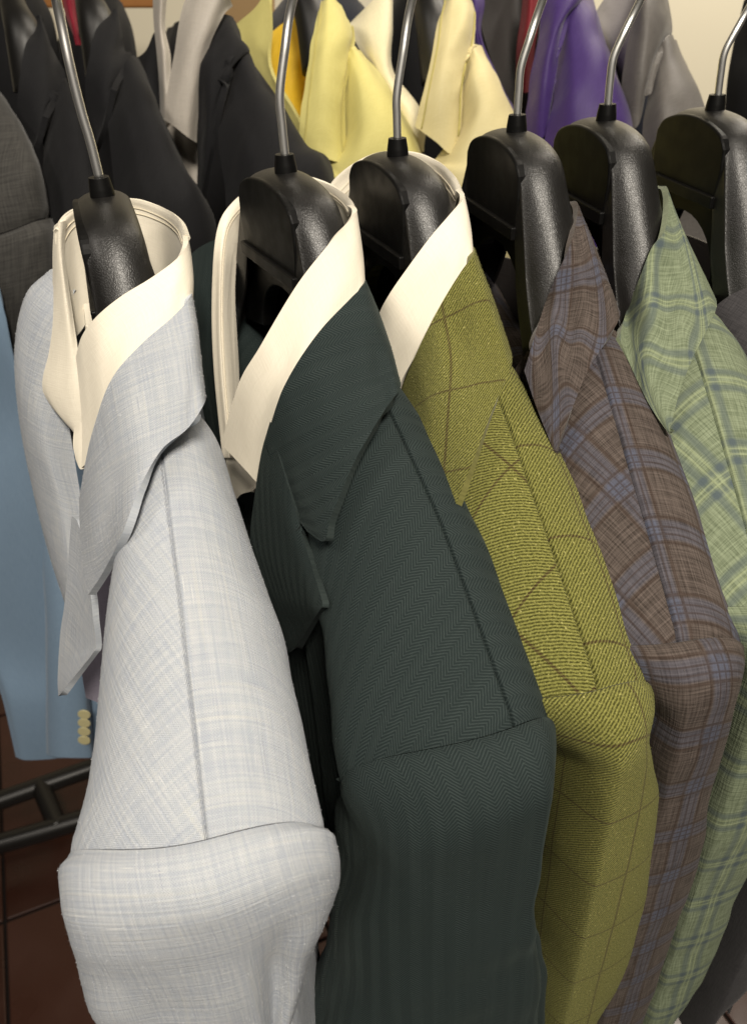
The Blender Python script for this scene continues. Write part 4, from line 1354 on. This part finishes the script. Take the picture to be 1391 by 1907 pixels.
sheet('inner_neck', bnet([
    [(505, 60, 1.06), (530, 40, 1.08), (556, 30, 1.08), (585, 60, 1.04)],
    [(504, 120, 1.04), (530, 120, 1.06), (560, 120, 1.06), (585, 120, 1.02)],
    [(515, 200, 1.02), (540, 215, 1.03), (560, 215, 1.02), (578, 205, 1.0)],
    [(540, 260, 1.0), (550, 250, 1.0), (562, 240, 0.99), (574, 230, 0.98)]]), M_GOLD, BY, wr=0.004)
back_hanger('dark hanger inside the pale yellow shirt behind', [(520, -60, 1.05), (555, -25, 1.02), (582, 30, 1.0), (600, 130, 0.98)])
# pale cream shirt and cream satin shirt
BD = bthing('dress_shirt', 'pale cream shirt between the yellow and the cream shirt behind', 'shirt', 690, 160, 0.97)
sheet('front_panel', bnet([
    [(650, 45, 1.02), (690, 5, 1.0), (725, -30, 1.0), (735, -30, 1.03)],
    [(655, 60, 1.0), (690, 60, 0.98), (725, 50, 0.98), (734, 50, 1.02)],
    [(690, 130, 0.98), (705, 130, 0.965), (725, 130, 0.965), (734, 130, 1.0)],
    [(730, 210, 0.96), (735, 215, 0.95), (760, 205, 0.94), (790, 215, 0.95)],
    [(740, 300, 0.95), (755, 290, 0.94), (770, 280, 0.93), (790, 280, 0.93)]]), M_PALECREAM, BD, wr=0.004, wrs=(20, 10))
BE = back_jacket('cream satin shirt between the yellow shirt and the purple jacket behind', M_CREAM,
    [[(825, 10, 0.93), (845, -25, 0.93), (868, -10, 0.94), (880, 5, 0.99)],
     [(812, 60, 0.89), (840, 55, 0.88), (872, 30, 0.90), (884, 40, 0.96)],
     [(800, 120, 0.87), (830, 120, 0.86), (866, 100, 0.88), (884, 78, 0.92)],
     [(786, 180, 0.86), (820, 190, 0.85), (852, 170, 0.86), (868, 105, 0.885)],
     [(772, 235, 0.86), (810, 262, 0.85), (842, 285, 0.85), (857, 240, 0.86)]],
    [[(862, 110, 0.90), (872, 92, 0.90), (885, 78, 0.91), (896, 86, 0.98)],
     [(860, 170, 0.88), (885, 140, 0.86), (915, 130, 0.88), (926, 140, 0.96)],
     [(855, 240, 0.87), (895, 210, 0.84), (946, 200, 0.86), (958, 210, 0.95)],
     [(800, 300, 0.87), (870, 290, 0.83), (965, 270, 0.85), (976, 280, 0.94)],
     [(770, 330, 0.87), (860, 400, 0.82), (980, 400, 0.84), (990, 400, 0.92)]], px=(840, 320, 0.85), cat='shirt', name='dress_shirt', seed=77, cthick=0.003)
back_hanger('dark hanger inside the cream satin shirt behind', [(755, -60, 1.06), (785, -25, 1.03), (806, 40, 1.0), (822, 150, 0.98)])
# purple jacket
BP = back_jacket('purple satin jacket behind the brown plaid jacket hanger', M_PURPLE,
    [[(1040, -60, 0.93), (1065, -70, 0.92), (1090, -50, 0.93), (1100, -40, 0.99)],
     [(1010, 0, 0.90), (1045, 0, 0.88), (1080, -5, 0.89), (1096, 5, 0.95)],
     [(1000, 80, 0.88), (1025, 75, 0.86), (1046, 50, 0.87), (1062, 15, 0.90)],
     [(985, 150, 0.87), (1010, 160, 0.85), (1030, 150, 0.855), (1042, 75, 0.87)],
     [(975, 250, 0.87), (1000, 260, 0.85), (1018, 240, 0.85), (1030, 150, 0.86)]],
    [[(1040, 80, 0.90), (1060, 20, 0.89), (1092, -10, 0.91), (1104, 0, 0.98)],
     [(1032, 140, 0.87), (1070, 90, 0.86), (1112, 60, 0.88), (1124, 70, 0.96)],
     [(1022, 220, 0.85), (1075, 180, 0.83), (1142, 140, 0.85), (1154, 150, 0.95)],
     [(1000, 330, 0.84), (1080, 300, 0.81), (1170, 235, 0.83), (1182, 245, 0.93)],
     [(990, 450, 0.84), (1080, 420, 0.81), (1190, 400, 0.83), (1200, 400, 0.92)]],
    far=[[(862, -40, 1.04), (880, -40, 1.02), (902, -40, 1.03)],
         [(866, 0, 1.03), (884, 10, 1.0), (902, 10, 1.01)],
         [(884, 75, 1.01), (890, 80, 0.99), (898, 70, 1.0)],
         [(930, 180, 1.0), (935, 175, 0.98), (940, 170, 0.98)],
         [(975, 280, 0.98), (980, 270, 0.97), (985, 260, 0.96)]], px=(1060, 300, 0.85), seed=81)
sheet('lining', bnet([
    [(895, -40, 1.10), (940, -40, 1.12), (975, -40, 1.12), (1012, -40, 1.08)],
    [(895, 40, 1.08), (940, 40, 1.10), (975, 40, 1.10), (1005, 40, 1.05)],
    [(920, 130, 1.06), (950, 130, 1.07), (975, 130, 1.07), (996, 130, 1.02)],
    [(950, 260, 1.02), (965, 260, 1.02), (978, 260, 1.0), (988, 260, 0.98)]]), M_LINING, BP)
tie = bthing('necktie', 'dark red tie hanging inside the purple jacket behind', 'tie', 985, 90, 1.02)
sheet('blade', bnet([
    [(975, -30, 1.05), (990, -30, 1.03), (1006, -30, 1.04)],
    [(970, 30, 1.04), (986, 30, 1.02), (1004, 30, 1.03)],
    [(962, 90, 1.03), (978, 92, 1.01), (996, 90, 1.02)],
    [(960, 170, 1.02), (974, 172, 1.0), (988, 170, 1.01)]]), M_RED, tie)
M_YTHREAD = mat_cloth('dull_yellow_thread', (0.42, 0.37, 0.12))
for B_ in (BY, BE):
    Gc = [k for k in SHEETS.values() if k[0] == B_.name and k[1] == 'collar'][0][2]
    ob_ = [c for c in B_.children if c.name.startswith('collar')][0]
    stitch(Gc.transpose(1, 0, 2), 4, 0.001, M_YTHREAD, ob_, r=0.0007)
    stitch(Gc.transpose(1, 0, 2), 33, 0.001, M_YTHREAD, ob_, r=0.0009, j0=8)
tie2 = bthing('necktie', 'dark red tie end hanging between two black jackets behind', 'tie', 140, 70, 1.08)
sheet('blade', bnet([
    [(112, -40, 1.09), (124, -40, 1.08), (136, -40, 1.09)],
    [(118, 10, 1.09), (129, 10, 1.08), (140, 8, 1.09)],
    [(130, 50, 1.09), (137, 50, 1.08), (145, 46, 1.09)],
    [(146, 84, 1.09), (147, 83, 1.085), (148, 80, 1.09)]], 30, 16), mat_cloth('wine_red_silk', (0.22, 0.015, 0.03), rough=0.4), tie2, thick=0.004)
# grey satin jacket
BG = back_jacket('grey satin jacket in front of the cream wall behind', M_SATIN,
    [[(1200, -60, 0.93), (1215, -70, 0.92), (1232, -50, 0.93), (1240, -40, 0.99)],
     [(1185, 0, 0.90), (1205, 0, 0.88), (1234, 0, 0.90), (1244, 8, 0.96)],
     [(1172, 70, 0.88), (1205, 70, 0.86), (1240, 50, 0.89), (1250, 60, 0.95)],
     [(1160, 140, 0.87), (1190, 150, 0.85), (1212, 120, 0.86), (1232, 82, 0.90)],
     [(1150, 230, 0.87), (1178, 240, 0.85), (1194, 215, 0.85), (1214, 120, 0.87)]],
    [[(1212, 130, 0.90), (1226, 95, 0.89), (1246, 66, 0.90), (1258, 74, 0.97)],
     [(1206, 170, 0.87), (1232, 140, 0.86), (1264, 112, 0.88), (1276, 120, 0.96)],
     [(1196, 230, 0.85), (1240, 200, 0.83), (1294, 180, 0.85), (1306, 190, 0.94)],
     [(1185, 330, 0.84), (1240, 300, 0.81), (1330, 270, 0.83), (1342, 280, 0.92)],
     [(1180, 450, 0.84), (1240, 420, 0.81), (1350, 400, 0.83), (1360, 400, 0.92)]], px=(1240, 300, 0.85), seed=85)
SG = bthing('dress_shirt', 'pale grey shirt collar beside the purple jacket behind', 'shirt', 1150, 90, 0.98)
sheet('collar', bnet([
    [(1150, -40, 1.0), (1175, -40, 0.98), (1205, -40, 0.96)],
    [(1110, 20, 0.99), (1150, 20, 0.97), (1195, 10, 0.94)],
    [(1102, 45, 0.98), (1140, 60, 0.96), (1178, 60, 0.93)],
    [(1125, 90, 0.97), (1145, 100, 0.95), (1166, 105, 0.92)],
    [(1150, 180, 0.95), (1155, 170, 0.94), (1160, 160, 0.92)]]), M_PGREY, SG, thick=0.003)
BK = bthing('suit_jacket', 'black garment at the top right edge beside the cream wall', 'jacket', 1375, 180, 0.9)
sheet('front_panel', bnet([
    [(1385, 0, 0.98), (1410, -20, 0.95), (1450, -20, 0.95)],
    [(1364, 90, 0.96), (1400, 80, 0.93), (1450, 80, 0.93)],
    [(1352, 170, 0.95), (1390, 160, 0.91), (1450, 160, 0.90)],
    [(1345, 300, 0.94), (1390, 300, 0.90), (1450, 300, 0.89)]]), M_BLACKW, BK)
# slate blue jacket, its lower half in view
BU = bthing('suit_jacket', 'slate blue jacket with yellow buttons hanging low at the left', 'jacket', 60, 1415, 0.70)
sheet('front_panel', bnet([
    [(-70, 430, 0.72), (-30, 480, 0.71), (2, 555, 0.70), (32, 690, 0.69), (90, 800, 0.69)],
    [(-60, 640, 0.70), (-15, 660, 0.69), (20, 710, 0.685), (70, 800, 0.68), (150, 860, 0.68)],
    [(-50, 900, 0.705), (-10, 900, 0.69), (40, 920, 0.69), (90, 940, 0.69), (220, 960, 0.70)],
    [(-25, 1200, 0.71), (-8, 1190, 0.705), (50, 1195, 0.71), (110, 1195, 0.715), (250, 1195, 0.73)],
    [(5, 1320, 0.70), (22, 1316, 0.695), (70, 1318, 0.702), (130, 1315, 0.71), (260, 1310, 0.72)],
    [(28, 1412, 0.70), (45, 1418, 0.695), (85, 1417, 0.702), (130, 1413, 0.71), (260, 1408, 0.72)]], 60, 60), M_BLUE, BU, thick=0.004, wr=0.006, wrs=(14, 3))
cuff_ob = sheet('sleeve', bnet([
    [(75, 1000, 0.72), (80, 1000, 0.70), (110, 1000, 0.69), (150, 1000, 0.70), (160, 1000, 0.72)],
    [(82, 1150, 0.71), (88, 1150, 0.69), (115, 1150, 0.68), (150, 1155, 0.69), (160, 1155, 0.71)],
    [(84, 1300, 0.70), (90, 1305, 0.68), (120, 1310, 0.67), (160, 1320, 0.68), (170, 1320, 0.70)],
    [(86, 1404, 0.695), (92, 1408, 0.675), (122, 1412, 0.665), (168, 1412, 0.675), (176, 1410, 0.695)]], 40, 40), M_BLUE, BU, thick=0.003, wr=0.003, wrs=(10, 8))
for k in range(4):
    c = at_depth(157, 1330 + 16 * k, 0.668)
    V = [c + np.array([0.0075 * cos(q), -0.0016 * s, 0.0075 * sin(q)]) for s in (0, 1) for q in np.linspace(0, 2 * pi, 17)[:-1]]
    mesh('button', V, [tuple(range(16)), tuple(range(31, 15, -1))] + [(i, i + 16, (i + 1) % 16 + 16, (i + 1) % 16) for i in range(16)], M_BUTTON, cuff_ob, bevel=0.0005)

# rack foot behind on the floor
def on_plane(px, py, z):
    r = ray(px, py)
    return CAM + r * ((z - CAM[2]) / r[2])


rk = thing('rack_foot', 'black steel rack base bars on the floor at lower left', 'rack', on_plane(60, 1540, 0.0))
for pts in ([(-260, 1585), (60, 1470), (330, 1375)], [(-260, 1640), (60, 1555), (330, 1470)], [(75, 1462), (110, 1545)]):
    P = [on_plane(x, y, 0.10) for x, y in pts]
    tube('bar', P, 0.021, M_BLKST, rk, seg=16)
for x, y in ((-60, 1545), (250, 1432)):
    p = on_plane(x, y, 0.10)
    tube('leg', [p, p - np.array([0, 0, 0.045]), p * [1, 1, 0] + [0, 0, 0.008]], 0.016, M_BLKST, rk, seg=14)

# ------------------------------------------------------------------ dark things far behind, seen between the garments
def slab(name, label, cat, mat, px0, py0, px1, py1, Y, depth, group=None):
    a, b, c, d = at_depth(px0, py0, Y), at_depth(px1, py0, Y), at_depth(px1, py1, Y), at_depth(px0, py1, Y)
    e = np.array([0, depth, 0])
    V = [d, c, c + e, d + e, a, b, b + e, a + e]
    o = mesh(name, V, [(0, 1, 5, 4), (1, 2, 6, 5), (2, 3, 7, 6), (3, 0, 4, 7), (4, 5, 6, 7), (3, 2, 1, 0)], mat, None, bevel=0.004)
    o['label'] = label
    o['category'] = cat
    return o


def far_garment(label, mat, x0, x1, y0, Y, seed):
    o = bthing('suit_jacket', label, 'jacket', (x0 + x1) / 2, y0 + 300, Y, 'dark garments far behind')
    w = x1 - x0
    rows = []
    for fy, ins, dz in ((0, 0.22, 0.10), (60, 0.08, 0.03), (160, 0.02, 0.0), (330, 0.0, 0.0), (700, 0.0, 0.0)):
        rows.append([(x0 + w * ins, y0 + fy, Y + 0.1 + dz), (x0 + w * (0.2 + ins * 0.5), y0 + fy - 20, Y + dz), (x0 + w * 0.5, y0 + fy - 30, Y - 0.02 + dz),
                     (x1 - w * (0.2 + ins * 0.5), y0 + fy - 20, Y + dz), (x1 - w * ins, y0 + fy, Y + 0.1 + dz)])
    sheet('front_panel', bnet(rows, 40, 40), mat, o, thick=0.004, wr=0.012, wrs=(12, 4), seed=seed)
    return o


M_NAVY = mat_cloth('dark_navy_wool', (0.008, 0.010, 0.018))
far_garment('black garment far behind at the top left corner', M_BLACKW, -80, 118, -20, 1.30, 91)
far_garment('dark garment far behind between two black jackets', M_BLACKW, 100, 262, 5, 1.34, 92)
far_garment('black garment far behind the beige grey shirt collar', M_BLACKW, 265, 470, 60, 1.38, 93)
far_garment('dark navy garment far behind between the yellow and cream shirts', M_NAVY, 465, 735, 0, 1.32, 94)
far_garment('black garment far behind the cream satin shirt', M_BLACKW, 700, 900, -40, 1.36, 95)
far_garment('black garment far behind the purple jacket', M_BLACKW, 880, 1120, -60, 1.32, 96)
far_garment('dark garment far behind the grey satin jacket', M_NAVY, 1090, 1240, 40, 1.36, 97)
_k = Mat('orange_varnished_wood', 0.4, 0.4)
_k.uv()
_k.colour(_k.mix(_k.noise(_k.obj, 20, 3), (0.28, 0.11, 0.03), (0.40, 0.18, 0.05)))
slab('wood_panel', 'orange varnished wood panel far behind at the top left', 'panel', _k.m, 20, -90, 300, 14, 1.75, 0.03)
_k = Mat('tan_wood', 0.5, 0.4)
_k.uv()
_k.colour(_k.mix(_k.noise(_k.obj, 20, 3), (0.30, 0.19, 0.08), (0.36, 0.23, 0.10)))
slab('wood_panel', 'tan wooden panel far behind beside the yellow shirt', 'panel', _k.m, 405, -90, 510, 70, 1.75, 0.03)
